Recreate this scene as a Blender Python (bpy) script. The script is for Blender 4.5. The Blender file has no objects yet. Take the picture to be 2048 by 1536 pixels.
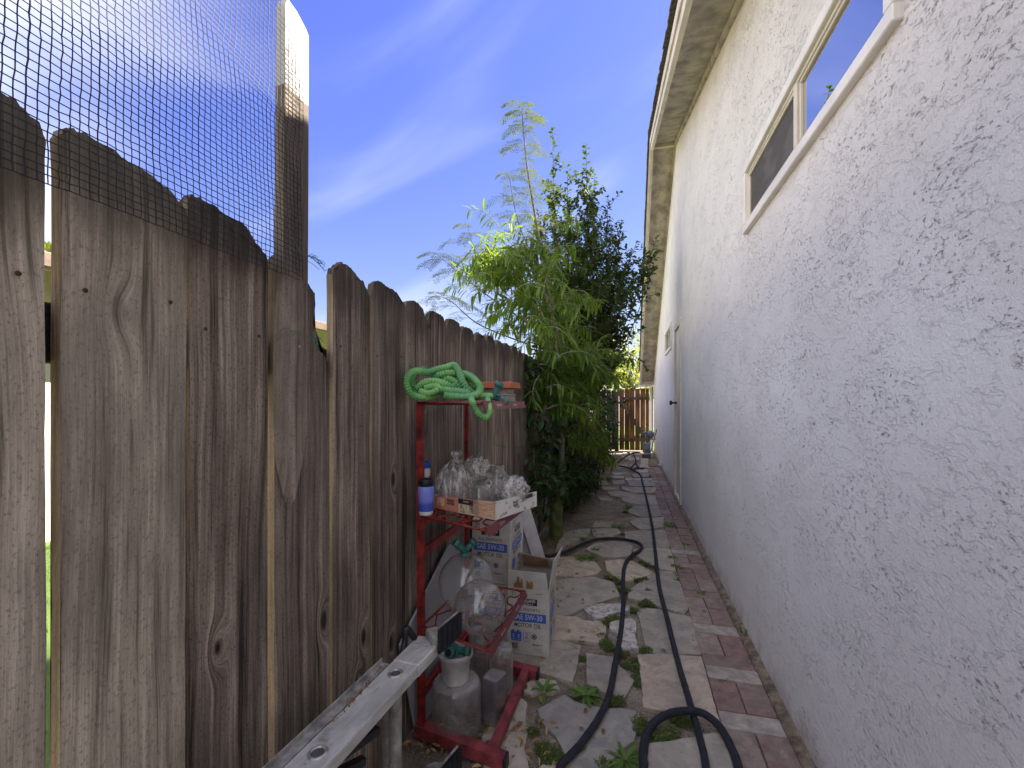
import bpy, bmesh, math, random
from mathutils import Vector, Matrix, noise
R = math.radians
rnd = random.Random(7)
scene = bpy.context.scene
C = scene.collection

# ------------------------------------------------------------ camera
H = 1.2; F = 900.0; CX = 1024.0; HY = 800.0
TH = math.atan(231 / 900.0)
cs, sn = math.cos(TH), math.sin(TH)
cam = bpy.data.cameras.new('camera'); camo = bpy.data.objects.new('camera', cam); C.objects.link(camo)
camo.location = (0, 0, H); camo.rotation_euler = (R(90), 0, TH)
cam.sensor_width = 36; cam.lens = F / 2048 * 36; cam.shift_y = 32 / 2048
cam.clip_start = 0.02; cam.clip_end = 3000
scene.camera = camo
scene.render.resolution_x = 1024; scene.render.resolution_y = 768

# ------------------------------------------------------------ sky, sun, exposure
SUN_EL, SUN_AZ = 48.0, 60.0            # azimuth from +Y towards +X
world = bpy.data.worlds.new('World'); scene.world = world; world.use_nodes = True
wn = world.node_tree.nodes; wl = world.node_tree.links
for n in list(wn): wn.remove(n)
wo = wn.new('ShaderNodeOutputWorld'); bg = wn.new('ShaderNodeBackground')
sky = wn.new('ShaderNodeTexSky'); sky.sky_type = 'NISHITA'; sky.sun_disc = False
sky.sun_elevation = R(SUN_EL); sky.sun_rotation = R(SUN_AZ); sky.air_density = 1.0; sky.dust_density = 0.3; sky.ozone_density = 2.0
bg.inputs[1].default_value = 0.085
tc = wn.new('ShaderNodeTexCoord'); sep = wn.new('ShaderNodeSeparateXYZ'); wl.new(tc.outputs['Generated'], sep.inputs[0])
mp0 = wn.new('ShaderNodeMapping'); mp0.inputs['Rotation'].default_value = (0, R(24), R(14)); wl.new(tc.outputs['Generated'], mp0.inputs[0])
mp = wn.new('ShaderNodeMapping'); mp.inputs['Scale'].default_value = (1.5, 1.8, 6.0); mp.inputs['Location'].default_value = (0.3, 0.0, 2.45); wl.new(mp0.outputs[0], mp.inputs[0])
nz = wn.new('ShaderNodeTexNoise'); nz.inputs['Scale'].default_value = 1.15; nz.inputs['Detail'].default_value = 5; nz.inputs['Roughness'].default_value = 0.42; nz.inputs['Distortion'].default_value = 0.35
wl.new(mp.outputs[0], nz.inputs['Vector'])
cr = wn.new('ShaderNodeMapRange'); cr.inputs[1].default_value = 0.43; cr.inputs[2].default_value = 1.30; cr.inputs[4].default_value = 0.9; cr.interpolation_type = 'SMOOTHSTEP'
scs = wn.new('ShaderNodeSeparateColor'); wl.new(sky.outputs[0], scs.inputs[0]); scc = wn.new('ShaderNodeCombineColor')
for i_, (k_, g_) in enumerate(((0.47, 1.08), (0.44, 1.0), (1.85, 0.28))):      # the deep violet blue of the photographed sky
    p_ = wn.new('ShaderNodeMath'); p_.operation = 'POWER'; p_.inputs[1].default_value = g_; wl.new(scs.outputs[i_], p_.inputs[0])
    q_ = wn.new('ShaderNodeMath'); q_.operation = 'MULTIPLY'; q_.inputs[1].default_value = k_; wl.new(p_.outputs[0], q_.inputs[0]); wl.new(q_.outputs[0], scc.inputs[i_])
# the bank of white cloud seen through the netting with unseen cloud added behind and overhead to brighten the alley
bd = wn.new('ShaderNodeVectorMath'); bd.operation = 'DOT_PRODUCT'; bd.inputs[1].default_value = (-0.55, -0.70, 0.30); wl.new(tc.outputs['Generated'], bd.inputs[0])
cloud_fill = wn.new('ShaderNodeMapRange'); cloud_fill.interpolation_type = 'SMOOTHSTEP'; cloud_fill.inputs[1].default_value = -0.02; cloud_fill.inputs[2].default_value = 0.50; cloud_fill.inputs[3].default_value = 0.0; cloud_fill.inputs[4].default_value = 0.64
wl.new(bd.outputs['Value'], cloud_fill.inputs[0])
nad = wn.new('ShaderNodeMath'); nad.operation = 'ADD'; wl.new(nz.outputs[0], nad.inputs[0]); wl.new(cloud_fill.outputs[0], nad.inputs[1]); wl.new(nad.outputs[0], cr.inputs[0])
mx = wn.new('ShaderNodeMix'); mx.data_type = 'RGBA'
wl.new(cr.outputs[0], mx.inputs[0]); wl.new(scc.outputs[0], mx.inputs[6]); mx.inputs[7].default_value = (5.1, 5.2, 5.75, 1)
wl.new(mx.outputs[2], bg.inputs[0]); wl.new(bg.outputs[0], wo.inputs[0])

sl = bpy.data.lights.new('sun', 'SUN'); sl.energy = 5.0; sl.angle = R(0.5); sl.color = (1.0, 0.93, 0.82)
so = bpy.data.objects.new('sun', sl); C.objects.link(so)
sd = Vector((math.sin(R(SUN_AZ)) * math.cos(R(SUN_EL)), math.cos(R(SUN_AZ)) * math.cos(R(SUN_EL)), math.sin(R(SUN_EL))))
so.rotation_euler = sd.to_track_quat('Z', 'Y').to_euler(); so.location = sd * 30
scene.view_settings.view_transform = 'Standard'; scene.view_settings.look = 'None'
scene.view_settings.gamma = 1; scene.view_settings.use_curve_mapping = False
scene.view_settings.exposure = 2.2
try:
    scene.cycles.max_bounces = 12; scene.cycles.transparent_max_bounces = 24; scene.cycles.transmission_bounces = 12
except Exception: pass

# ------------------------------------------------------------ helpers
def on(u, v, X=None, Y=None, Z=None):
    """where the line of sight through photo pixel (u, v) meets a real plane of the place"""
    xc = (u - CX) / F
    d = (xc * cs - sn, xc * sn + cs, (HY - v) / F)
    t = X / d[0] if X is not None else (Y / d[1] if Y is not None else (Z - H) / d[2])
    return Vector((d[0] * t, d[1] * t, H + d[2] * t))

def cp(u, v, D):
    xc = (u - CX) / F
    return Vector(((xc * cs - sn) * D, (xc * sn + cs) * D, H + (HY - v) / F * D))

def link(o, parent=None):
    C.objects.link(o)
    if parent is not None: o.parent = parent
    return o

def mesh_obj(name, bm, mat=None, parent=None, smooth=False, origin=None):
    me = bpy.data.meshes.new(name)
    if origin is not None:
        bmesh.ops.translate(bm, verts=bm.verts, vec=-Vector(origin))
    bm.normal_update(); bm.to_mesh(me); bm.free()
    if smooth:
        for p in me.polygons: p.use_smooth = True
    if mat is not None:
        for m in (mat if isinstance(mat, (list, tuple)) else [mat]): me.materials.append(m)
    o = bpy.data.objects.new(name, me)
    if origin is not None: o.location = origin
    return link(o, parent)

def py_obj(name, verts, faces, mat=None, parent=None, smooth=False):
    me = bpy.data.meshes.new(name); me.from_pydata(verts, [], faces); me.update()
    if smooth:
        for p in me.polygons: p.use_smooth = True
    if mat is not None:
        for m in (mat if isinstance(mat, (list, tuple)) else [mat]): me.materials.append(m)
    return link(bpy.data.objects.new(name, me), parent)

def tag(o, label=None, cat=None, group=None, kind=None):
    if label: o['label'] = label
    if cat: o['category'] = cat
    if group: o['group'] = group
    if kind: o['kind'] = kind
    return o

def thing(name, label, cat, loc=(0, 0, 0), rz=0.0, group=None):
    o = bpy.data.objects.new(name, None); o.location = loc; o.rotation_euler = (0, 0, rz); o.empty_display_size = 0.05
    link(o); return tag(o, label, cat, group)

def box(bm, lo, hi, M=None, bev=0.0):
    x0, y0, z0 = lo; x1, y1, z1 = hi
    vs = [bm.verts.new(p) for p in ((x0,y0,z0),(x1,y0,z0),(x1,y1,z0),(x0,y1,z0),(x0,y0,z1),(x1,y0,z1),(x1,y1,z1),(x0,y1,z1))]
    fs = [bm.faces.new([vs[i] for i in f]) for f in ((0,3,2,1),(4,5,6,7),(0,1,5,4),(1,2,6,5),(2,3,7,6),(3,0,4,7))]
    if bev > 0:
        es = list({e for f in fs for e in f.edges})
        r = bmesh.ops.bevel(bm, geom=es, offset=bev, segments=1, affect='EDGES')
        vs = list({v for f in r['faces'] for v in f.verts} | {v for v in vs if v.is_valid})
    if M is not None: bmesh.ops.transform(bm, matrix=M, verts=[v for v in vs if v.is_valid])
    return vs

def boxo(name, lo, hi, mat, parent=None, bev=0.0, M=None):
    bm = bmesh.new(); box(bm, lo, hi, M, bev); return mesh_obj(name, bm, mat, parent)

def tube(bm, pts, r, n=8, cap=True, closed=False, mi=0):
    """tube of radius r (number or list) through pts"""
    pts = [Vector(p) for p in pts]; m = len(pts)
    rs = r if isinstance(r, (list, tuple)) else [r] * m
    rings = []; up = None
    for i, p in enumerate(pts):
        if closed: t = pts[(i + 1) % m] - pts[(i - 1) % m]
        else: t = pts[min(i + 1, m - 1)] - pts[max(i - 1, 0)]
        if t.length < 1e-9: t = Vector((0, 0, 1))
        t.normalize()
        if up is None:
            up = Vector((0, 0, 1)) if abs(t.z) < 0.9 else Vector((1, 0, 0))
        a = (up - t * up.dot(t))
        if a.length < 1e-6: a = t.orthogonal()
        a.normalize(); up = a; b = t.cross(a)
        rings.append([bm.verts.new(p + (a * math.cos(2*math.pi*k/n) + b * math.sin(2*math.pi*k/n)) * rs[i]) for k in range(n)])
    cnt = m if closed else m - 1
    for i in range(cnt):
        A = rings[i]; B = rings[(i + 1) % m]
        for k in range(n):
            f = bm.faces.new((A[k], A[(k+1) % n], B[(k+1) % n], B[k])); f.material_index = mi; f.smooth = True
    if cap and not closed:
        bm.faces.new(list(reversed(rings[0]))).material_index = mi; bm.faces.new(rings[-1]).material_index = mi

def smooth_path(pts, k=8):
    pts = [Vector(p) for p in pts]; out = []
    for i in range(len(pts) - 1):
        p0 = pts[max(i-1, 0)]; p1 = pts[i]; p2 = pts[i+1]; p3 = pts[min(i+2, len(pts)-1)]
        for j in range(k):
            t = j / k
            out.append(0.5 * ((2*p1) + (-p0+p2)*t + (2*p0-5*p1+4*p2-p3)*t*t + (-p0+3*p1-3*p2+p3)*t*t*t))
    out.append(pts[-1]); return out

def bar(bm, a, b, w, h, up=(0, 0, 1), mi=0):
    """rectangular bar from a to b; w sideways, h along up"""
    a = Vector(a); b = Vector(b); t = (b - a).normalized(); up = Vector(up)
    s = t.cross(up).normalized(); u = s.cross(t).normalized()
    vs = [bm.verts.new(p + s*sx*w/2 + u*sy*h/2) for p in (a, b) for sx, sy in ((-1,-1),(1,-1),(1,1),(-1,1))]
    for f in ((0,1,2,3),(7,6,5,4),(0,4,5,1),(1,5,6,2),(2,6,7,3),(3,7,4,0)):
        bm.faces.new([vs[i] for i in f]).material_index = mi
    return vs

def lathe(bm, prof, n=32, M=None, mi=0, cap0=False, cap1=False, wob=None):
    rings = []
    for j, (r, z) in enumerate(prof):
        ring = []
        for k in range(n):
            a = 2*math.pi*k/n; rr = r * (wob(a, j) if wob else 1)
            ring.append(bm.verts.new((rr*math.cos(a), rr*math.sin(a), z)))
        rings.append(ring)
    for i in range(len(rings) - 1):
        for k in range(n):
            f = bm.faces.new((rings[i][k], rings[i][(k+1) % n], rings[i+1][(k+1) % n], rings[i+1][k])); f.smooth = True; f.material_index = mi
    if cap0: bm.faces.new(list(reversed(rings[0]))).material_index = mi
    if cap1: bm.faces.new(rings[-1]).material_index = mi
    vs = [v for rg in rings for v in rg]
    if M is not None: bmesh.ops.transform(bm, matrix=M, verts=vs)
    return vs

def prism(bm, poly, z0, z1, shrink=0.0, mi=0, mi_side=None):
    """poly: list of (x, y); top slightly smaller when shrink is given (a worn edge)"""
    cx = sum(p[0] for p in poly)/len(poly); cy = sum(p[1] for p in poly)/len(poly)
    area = sum(poly[i][0]*poly[(i+1) % len(poly)][1]-poly[(i+1) % len(poly)][0]*poly[i][1] for i in range(len(poly)))
    if area < 0: poly = list(reversed(poly))
    def q(p, s):
        d = Vector((p[0]-cx, p[1]-cy)); L = d.length or 1; return (p[0]-d.x/L*s, p[1]-d.y/L*s)
    a = [bm.verts.new((p[0], p[1], z0)) for p in poly]
    b = [bm.verts.new((p[0], p[1], z1-shrink)) for p in poly]
    t = [bm.verts.new((*q(p, shrink), z1)) for p in poly] if shrink else b
    n = len(poly)
    for i in range(n):
        f = bm.faces.new((a[i], a[(i+1) % n], b[(i+1) % n], b[i])); f.material_index = mi if mi_side is None else mi_side
        if shrink: bm.faces.new((b[i], b[(i+1) % n], t[(i+1) % n], t[i])).material_index = mi
    bm.faces.new(t).material_index = mi
    bm.faces.new(list(reversed(a))).material_index = mi

# ------------------------------------------------------------ material kit
class Mat:
    def __init__(s, name):
        s.m = bpy.data.materials.new(name); s.m.use_nodes = True
        s.n = s.m.node_tree.nodes; s.l = s.m.node_tree.links
        s.b = s.n['Principled BSDF']; s.out = s.n['Material Output']
    def node(s, t, **kw):
        n = s.n.new(t)
        for k, v in kw.items(): setattr(n, k, v)
        return n
    def put(s, sock, v):
        if hasattr(v, 'is_output') or isinstance(v, bpy.types.NodeSocket): s.l.new(v, sock)
        elif isinstance(v, (tuple, list)) and len(v) == 3 and sock.type == 'RGBA': sock.default_value = (*v, 1)
        else: sock.default_value = v
    def coord(s, kind='Object', scale=(1,1,1), rand=False, rot=(0,0,0)):
        t = s.node('ShaderNodeTexCoord'); m = s.node('ShaderNodeMapping')
        m.inputs['Scale'].default_value = scale; m.inputs['Rotation'].default_value = rot
        s.l.new(t.outputs[kind], m.inputs[0])
        if rand:
            oi = s.node('ShaderNodeObjectInfo'); v = s.node('ShaderNodeMath', operation='MULTIPLY'); v.inputs[1].default_value = 37.0
            s.l.new(oi.outputs['Random'], v.inputs[0]); s.l.new(v.outputs[0], m.inputs['Location'])
        return m.outputs[0]
    def geo(s, scale=(1,1,1)):
        t = s.node('ShaderNodeNewGeometry'); m = s.node('ShaderNodeMapping'); m.inputs['Scale'].default_value = scale
        s.l.new(t.outputs['Position'], m.inputs[0]); return m.outputs[0]
    def noise(s, vec, scale, detail=3, rough=0.5, dist=0.0, out=0):
        n = s.node('ShaderNodeTexNoise'); s.put(n.inputs['Vector'], vec)
        n.inputs['Scale'].default_value = scale; n.inputs['Detail'].default_value = detail
        n.inputs['Roughness'].default_value = rough; n.inputs['Distortion'].default_value = dist
        return n.outputs[out]
    def voro(s, vec, scale, feature='F1', rand=1.0, out='Distance'):
        n = s.node('ShaderNodeTexVoronoi', feature=feature); s.put(n.inputs['Vector'], vec)
        n.inputs['Scale'].default_value = scale; n.inputs['Randomness'].default_value = rand
        return n.outputs[out]
    def math(s, op, a, b=0.0, c=None, clamp=False):
        n = s.node('ShaderNodeMath', operation=op, use_clamp=clamp); s.put(n.inputs[0], a); s.put(n.inputs[1], b)
        if c is not None: s.put(n.inputs[2], c)
        return n.outputs[0]
    def ramp(s, f, lo, hi, a=0.0, b=1.0):
        n = s.node('ShaderNodeMapRange', interpolation_type='SMOOTHSTEP')
        s.put(n.inputs[0], f); n.inputs[1].default_value = lo; n.inputs[2].default_value = hi
        n.inputs[3].default_value = a; n.inputs[4].default_value = b; return n.outputs[0]
    def mix(s, f, a, b, mode='MIX'):
        n = s.node('ShaderNodeMix', data_type='RGBA', blend_type=mode)
        s.put(n.inputs[0], f); s.put(n.inputs[6], a); s.put(n.inputs[7], b); return n.outputs[2]
    def bump(s, h, dist=0.001, strength=1.0, normal=None):
        n = s.node('ShaderNodeBump'); s.put(n.inputs['Height'], h); n.inputs['Distance'].default_value = dist
        n.inputs['Strength'].default_value = strength
        if normal is not None: s.l.new(normal, n.inputs['Normal'])
        return n.outputs[0]
    def set(s, **kw):
        for k, v in kw.items(): s.put(s.b.inputs[k.replace('_', ' ')], v)
        return s.m
    def info(s): return s.node('ShaderNodeObjectInfo').outputs['Random']

def plain(name, col, rough=0.6, metal=0.0, var=0.12, scale=30.0, bump=0.0003, **kw):
    """painted / plastic / metal surface with a little dirt and unevenness"""
    s = Mat(name); v = s.coord('Object')
    n = s.noise(v, scale, 5, 0.6); d = tuple(c * (1 - var*2.2) for c in col)
    c = s.mix(s.ramp(n, 0.3, 0.7), d, tuple(min(c*(1+var*0.4), 1) for c in col))
    rr = s.math('MULTIPLY_ADD', n, 0.25, rough - 0.12)
    s.set(Base_Color=c, Roughness=rr, Metallic=metal, Normal=s.bump(s.noise(v, scale*3, 4), bump), **kw)
    return s.m

def wood_mat(name, light, mid, dark, knot=1.0, freq=70.0, bump=0.0024, warm=None):
    """sawn boards: x thickness, y width, z along the grain; knots bend the grain"""
    s = Mat(name); v = s.coord('Object', rand=True)
    sp = s.node('ShaderNodeSeparateXYZ'); s.l.new(v, sp.inputs[0])
    v0 = s.coord('Object'); sp0 = s.node('ShaderNodeSeparateXYZ'); s.l.new(v0, sp0.inputs[0]); wz = sp0.outputs[2]
    y = s.math('ADD', sp.outputs[1], s.math('MULTIPLY', sp.outputs[0], 0.6))
    wv = s.noise(s.map(v, (1, 1.5, 0.9)), 1.6, 2); 
    yy = s.math('MULTIPLY_ADD', s.math('SUBTRACT', wv, 0.5), 0.05, y)
    kc2 = s.node('ShaderNodeCombineXYZ'); s.l.new(s.math('MULTIPLY', sp.outputs[1], 5.2), kc2.inputs[0]); s.l.new(s.math('MULTIPLY', sp.outputs[2], 2.4), kc2.inputs[1])
    kn = s.node('ShaderNodeTexVoronoi', voronoi_dimensions='2D'); s.l.new(kc2.outputs[0], kn.inputs['Vector']); kn.inputs['Scale'].default_value = 1.0; kn.inputs['Randomness'].default_value = 0.85
    ks = s.node('ShaderNodeSeparateColor'); s.l.new(kn.outputs['Color'], ks.inputs[0]); kd = s.math('ADD', kn.outputs['Distance'], s.ramp(ks.outputs[0], 0.30, 0.50, 0.0, 1.0))
    kk = s.ramp(kd, 0.0, 0.28, 1.0, 0.0)
    k2 = s.math('POWER', kk, 2.0)
    yk = s.math('MULTIPLY_ADD', k2, 0.060*knot, yy)
    cb = s.node('ShaderNodeCombineXYZ'); s.l.new(yk, cb.inputs[0]); s.l.new(s.math('MULTIPLY', sp.outputs[2], 0.018), cb.inputs[1])
    oi = s.info(); s.l.new(s.math('MULTIPLY', oi, 9.0), cb.inputs[2])
    g1 = s.noise(cb.outputs[0], freq, 6, 0.62); g2 = s.noise(cb.outputs[0], freq*4.3, 3, 0.6)
    cbw = s.node('ShaderNodeCombineXYZ'); s.l.new(yk, cbw.inputs[0]); s.l.new(s.math('MULTIPLY', sp.outputs[2], 0.05), cbw.inputs[1])
    g3 = s.noise(cbw.outputs[0], 26, 3, 0.5)
    big = s.noise(s.map(v, (1, 1, 0.35)), 6.5, 4, 0.6)
    fine = s.noise(s.map(v, (1, 1, 0.3)), 420, 2, 0.5)
    g = s.math('ADD', s.math('MULTIPLY', g1, 0.55), s.math('ADD', s.math('MULTIPLY', g2, 0.22), s.math('MULTIPLY', g3, 0.23)))
    c = s.mix(s.ramp(g, 0.37, 0.50), dark, mid); c = s.mix(s.ramp(g, 0.49, 0.63), c, light)
    stain = s.ramp(big, 0.28, 0.75, 0.45, 1.12)
    st = s.node('ShaderNodeCombineColor'); 
    for i in range(3): s.l.new(stain, st.inputs[i])
    c = s.mix(1.0, c, st.outputs[0], 'MULTIPLY')
    tone = s.math('MULTIPLY_ADD', oi, 0.42, 0.80)
    tn = s.node('ShaderNodeCombineColor'); s.l.new(tone, tn.inputs[0]); s.l.new(s.math('MULTIPLY', tone, 0.985), tn.inputs[1]); s.l.new(s.math('MULTIPLY', tone, 0.97), tn.inputs[2])
    c = s.mix(1.0, c, tn.outputs[0], 'MULTIPLY')
    c = s.mix(s.math('MULTIPLY', s.ramp(fine, 0.60, 0.8), 0.12), c, tuple(min(1, x*1.6) for x in light))
    kc = s.ramp(kd, 0.035, 0.085, 1.0*min(1, knot), 0.0)
    c = s.mix(s.math('MULTIPLY', kc, 0.88), c, tuple(x*0.28 for x in dark))
    topst = s.math('MULTIPLY', s.ramp(s.math('ADD', s.math('MULTIPLY', s.info(), 0.10), s.math('MULTIPLY_ADD', s.noise(s.map(v, (1, 3, 0.8)), 9, 4, 0.7), 0.20, wz)), 1.56, 1.68), 0.62)
    c = s.mix(topst, c, tuple(x*0.42 for x in dark))
    stip = s.noise(s.map(v, (1, 1.0, 0.75)), 210, 3, 0.6)
    c = s.mix(s.math('MULTIPLY', s.ramp(stip, 0.54, 0.66), 0.5), c, tuple(x*0.9 for x in dark))
    # silver/rot streaks
    sk = s.ramp(s.noise(s.map(v, (1, 9, 0.7)), 5, 4, 0.7), 0.62, 0.74)
    c = s.mix(s.math('MULTIPLY', sk, 0.45), c, tuple(x*0.45 for x in dark))
    if warm:
        w = s.ramp(s.noise(v, 3.0, 3), 0.45, 0.7); c = s.mix(s.math('MULTIPLY', w, 0.5), c, warm)
    h = s.math('ADD', s.math('MULTIPLY', g1, 0.9), s.math('ADD', s.math('MULTIPLY', g2, 0.5), s.math('MULTIPLY', kc, -1.2)))
    h = s.math('ADD', h, s.math('ADD', s.math('MULTIPLY', fine, 0.12), s.math('MULTIPLY', stip, 0.55)))
    s.set(Base_Color=c, Roughness=0.88, Normal=s.bump(h, bump)); s.b.inputs['Specular IOR Level'].default_value = 0.2
    return s.m
def _map(s, v, scale, loc=(0,0,0)):
    m = s.node('ShaderNodeMapping'); m.inputs['Scale'].default_value = scale; m.inputs['Location'].default_value = loc; s.l.new(v, m.inputs[0]); return m.outputs[0]
Mat.map = _map

def leaf_mat(name, a, b, c, trans=0.45):
    """leaf: diffuse + translucent, colour varies leaf by leaf in mesh islands"""
    s = Mat(name); g = s.node('ShaderNodeNewGeometry'); rp = g.outputs['Random Per Island']
    col = s.mix(s.ramp(rp, 0.0, 0.6), a, b); col = s.mix(s.ramp(rp, 0.55, 1.0), col, c)
    s.set(Base_Color=col, Roughness=0.5); s.b.inputs['Specular IOR Level'].default_value = 0.35
    t = s.node('ShaderNodeBsdfTranslucent'); s.l.new(s.mix(0.5, col, tuple(min(1, x) for x in (c[0]*1.9, c[1]*1.7, c[2]*0.7))), t.inputs[0])
    m = s.node('ShaderNodeMixShader'); m.inputs[0].default_value = trans
    s.l.new(s.b.outputs[0], m.inputs[1]); s.l.new(t.outputs[0], m.inputs[2]); s.l.new(m.outputs[0], s.out.inputs[0])
    return s.m

def glass_mat(name, tint=(1, 1, 1), rough=0.0, dirt=0.15, ior=1.45):
    """thin clear glass or plastic with a film of dust and a painted bright rim"""
    s = Mat(name); v = s.coord('Object')
    g = s.node('ShaderNodeBsdfGlass'); g.inputs['IOR'].default_value = ior; g.inputs['Roughness'].default_value = rough; g.inputs[0].default_value = (*tint, 1)
    d = s.node('ShaderNodeBsdfDiffuse'); d.inputs[0].default_value = (0.55, 0.53, 0.5, 1)
    tr = s.node('ShaderNodeBsdfTransparent'); tr.inputs[0].default_value = (*[0.965*t for t in tint], 1)
    gl = s.node('ShaderNodeBsdfGlossy'); gl.inputs['Roughness'].default_value = max(rough, 0.02)
    fr = s.node('ShaderNodeLayerWeight'); fr.inputs[0].default_value = 0.5
    fp_ = s.math('MULTIPLY_ADD', s.math('POWER', fr.outputs['Facing'], 3.0), 0.75, 0.06)
    m1 = s.node('ShaderNodeMixShader'); s.l.new(fp_, m1.inputs[0]); s.l.new(tr.outputs[0], m1.inputs[1]); s.l.new(gl.outputs[0], m1.inputs[2])
    m2 = s.node('ShaderNodeMixShader'); gn = s.node('ShaderNodeNewGeometry'); gs = s.node('ShaderNodeSeparateXYZ'); s.l.new(gn.outputs['Normal'], gs.inputs[0])
    up_ = s.math('MULTIPLY', s.ramp(gs.outputs[2], 0.6, 0.98), dirt*2.2)      # dust settles on what faces up
    rim = s.math('MULTIPLY', s.math('POWER', fr.outputs['Facing'], 5.0), dirt*2.5)  # bright glass edges painted in: paler where the surface turns edge-on
    s.l.new(s.math('ADD', s.math('ADD', up_, rim), s.ramp(s.noise(v, 14, 5, 0.65), 0.35, 0.8, dirt*0.35, dirt*1.6), clamp=True), m2.inputs[0])
    s.l.new(m1.outputs[0], m2.inputs[1]); s.l.new(d.outputs[0], m2.inputs[2]); s.l.new(m2.outputs[0], s.out.inputs[0])
    s.n.remove(g); return s.m
# ============================================================ materials of the setting
def mk_stucco():
    s = Mat('stucco'); v = s.coord('Object')
    skew = s.node('ShaderNodeMapping'); skew.inputs['Rotation'].default_value = (R(28), 0, 0); skew.inputs['Scale'].default_value = (1, 1, 1.9); s.l.new(v, skew.inputs[0]); w = skew.outputs[0]
    a = s.noise(w, 11, 8, 0.66, 0.35)                    # trowelled plateaus
    zone = s.ramp(s.noise(w, 3.2, 4, 0.6), 0.41, 0.58)   # rough zones between smooth ones
    plate = s.ramp(a, 0.455, 0.50)
    b = s.noise(v, 70, 7, 0.74)
    c = s.noise(w, 64, 6, 0.74, 0.3)
    pit = s.math('MULTIPLY', s.ramp(c, 0.59, 0.645), s.math('MULTIPLY_ADD', zone, 0.92, 0.08))
    edge = s.math('SUBTRACT', 1.0, s.math('ABSOLUTE', s.math('MULTIPLY_ADD', plate, 2.0, -1.0)))
    ecl = s.math('MULTIPLY', edge, s.ramp(c, 0.50, 0.58))
    e2 = s.math('MULTIPLY', ecl, zone)
    h = s.math('ADD', s.math('MULTIPLY', plate, 0.22), s.math('MULTIPLY', b, 0.95))
    h = s.math('SUBTRACT', h, s.math('MULTIPLY', pit, 0.75)); h = s.math('SUBTRACT', h, s.math('MULTIPLY', e2, 0.35))
    col = s.mix(s.ramp(s.noise(v, 2.2, 5, 0.6), 0.3, 0.7), (0.755, 0.725, 0.70), (0.83, 0.80, 0.78))
    dirt = s.math('MAXIMUM', s.math('MULTIPLY', pit, 0.68), s.math('MULTIPLY', e2, 0.22))
    col = s.mix(dirt, col, (0.25, 0.185, 0.12))
    rust = s.ramp(s.noise(v, 1.7, 3), 0.63, 0.8); col = s.mix(s.math('MULTIPLY', rust, 0.3), col, (0.55, 0.43, 0.32))
    sp = s.node('ShaderNodeSeparateXYZ'); s.l.new(v, sp.inputs[0])
    low = s.math('MULTIPLY', s.ramp(sp.outputs[2], 0.02, 0.16, 1, 0), s.ramp(s.noise(v, 9, 4), 0.35, 0.65)); col = s.mix(s.math('MULTIPLY', low, 0.55), col, (0.36, 0.29, 0.22))
    s.set(Base_Color=col, Roughness=0.92, Normal=s.bump(h, 0.0055)); s.b.inputs['Specular IOR Level'].default_value = 0.25
    return s.m
M_stucco = mk_stucco()
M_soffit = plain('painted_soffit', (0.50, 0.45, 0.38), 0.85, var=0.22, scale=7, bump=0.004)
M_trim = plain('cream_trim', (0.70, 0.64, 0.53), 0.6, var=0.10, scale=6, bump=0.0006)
M_white = plain('white_vinyl', (0.78, 0.76, 0.72), 0.4, var=0.05, scale=9)
M_shingle = plain('roof_shingle', (0.16, 0.13, 0.10), 0.95, var=0.3, scale=40, bump=0.002)
M_dark = plain('dark_plastic', (0.012, 0.012, 0.014), 0.45, var=0.2, scale=60)
M_rubber = plain('black_rubber', (0.012, 0.013, 0.018), 0.62, var=0.25, scale=140, bump=0.0006)
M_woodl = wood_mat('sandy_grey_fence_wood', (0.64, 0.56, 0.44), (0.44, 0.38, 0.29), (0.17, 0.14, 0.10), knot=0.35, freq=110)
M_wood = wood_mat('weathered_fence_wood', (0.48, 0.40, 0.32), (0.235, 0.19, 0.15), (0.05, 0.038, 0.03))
M_edge_lit = wood_mat('bounce_lit_board_edge', (0.52, 0.42, 0.28), (0.38, 0.295, 0.19), (0.20, 0.145, 0.09), knot=0.3)  # warm bounce light from the yard, painted into the colour of one edge
M_wood2 = wood_mat('dark_weathered_wood', (0.17, 0.135, 0.11), (0.10, 0.078, 0.064), (0.03, 0.024, 0.02), knot=0.8)
M_stake = wood_mat('stake_wood', (0.52, 0.44, 0.36), (0.34, 0.28, 0.225), (0.13, 0.10, 0.078), knot=0.6, freq=60)
M_rail = wood_mat('rail_wood', (0.12, 0.09, 0.07), (0.07, 0.05, 0.04), (0.02, 0.015, 0.012), knot=0.4)
M_cedar = wood_mat('cedar_gate_wood', (0.27, 0.135, 0.06), (0.19, 0.09, 0.04), (0.09, 0.04, 0.018), knot=0.5)
M_nail = plain('rusty_nail', (0.10, 0.045, 0.028), 0.8, 0.4)

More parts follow.
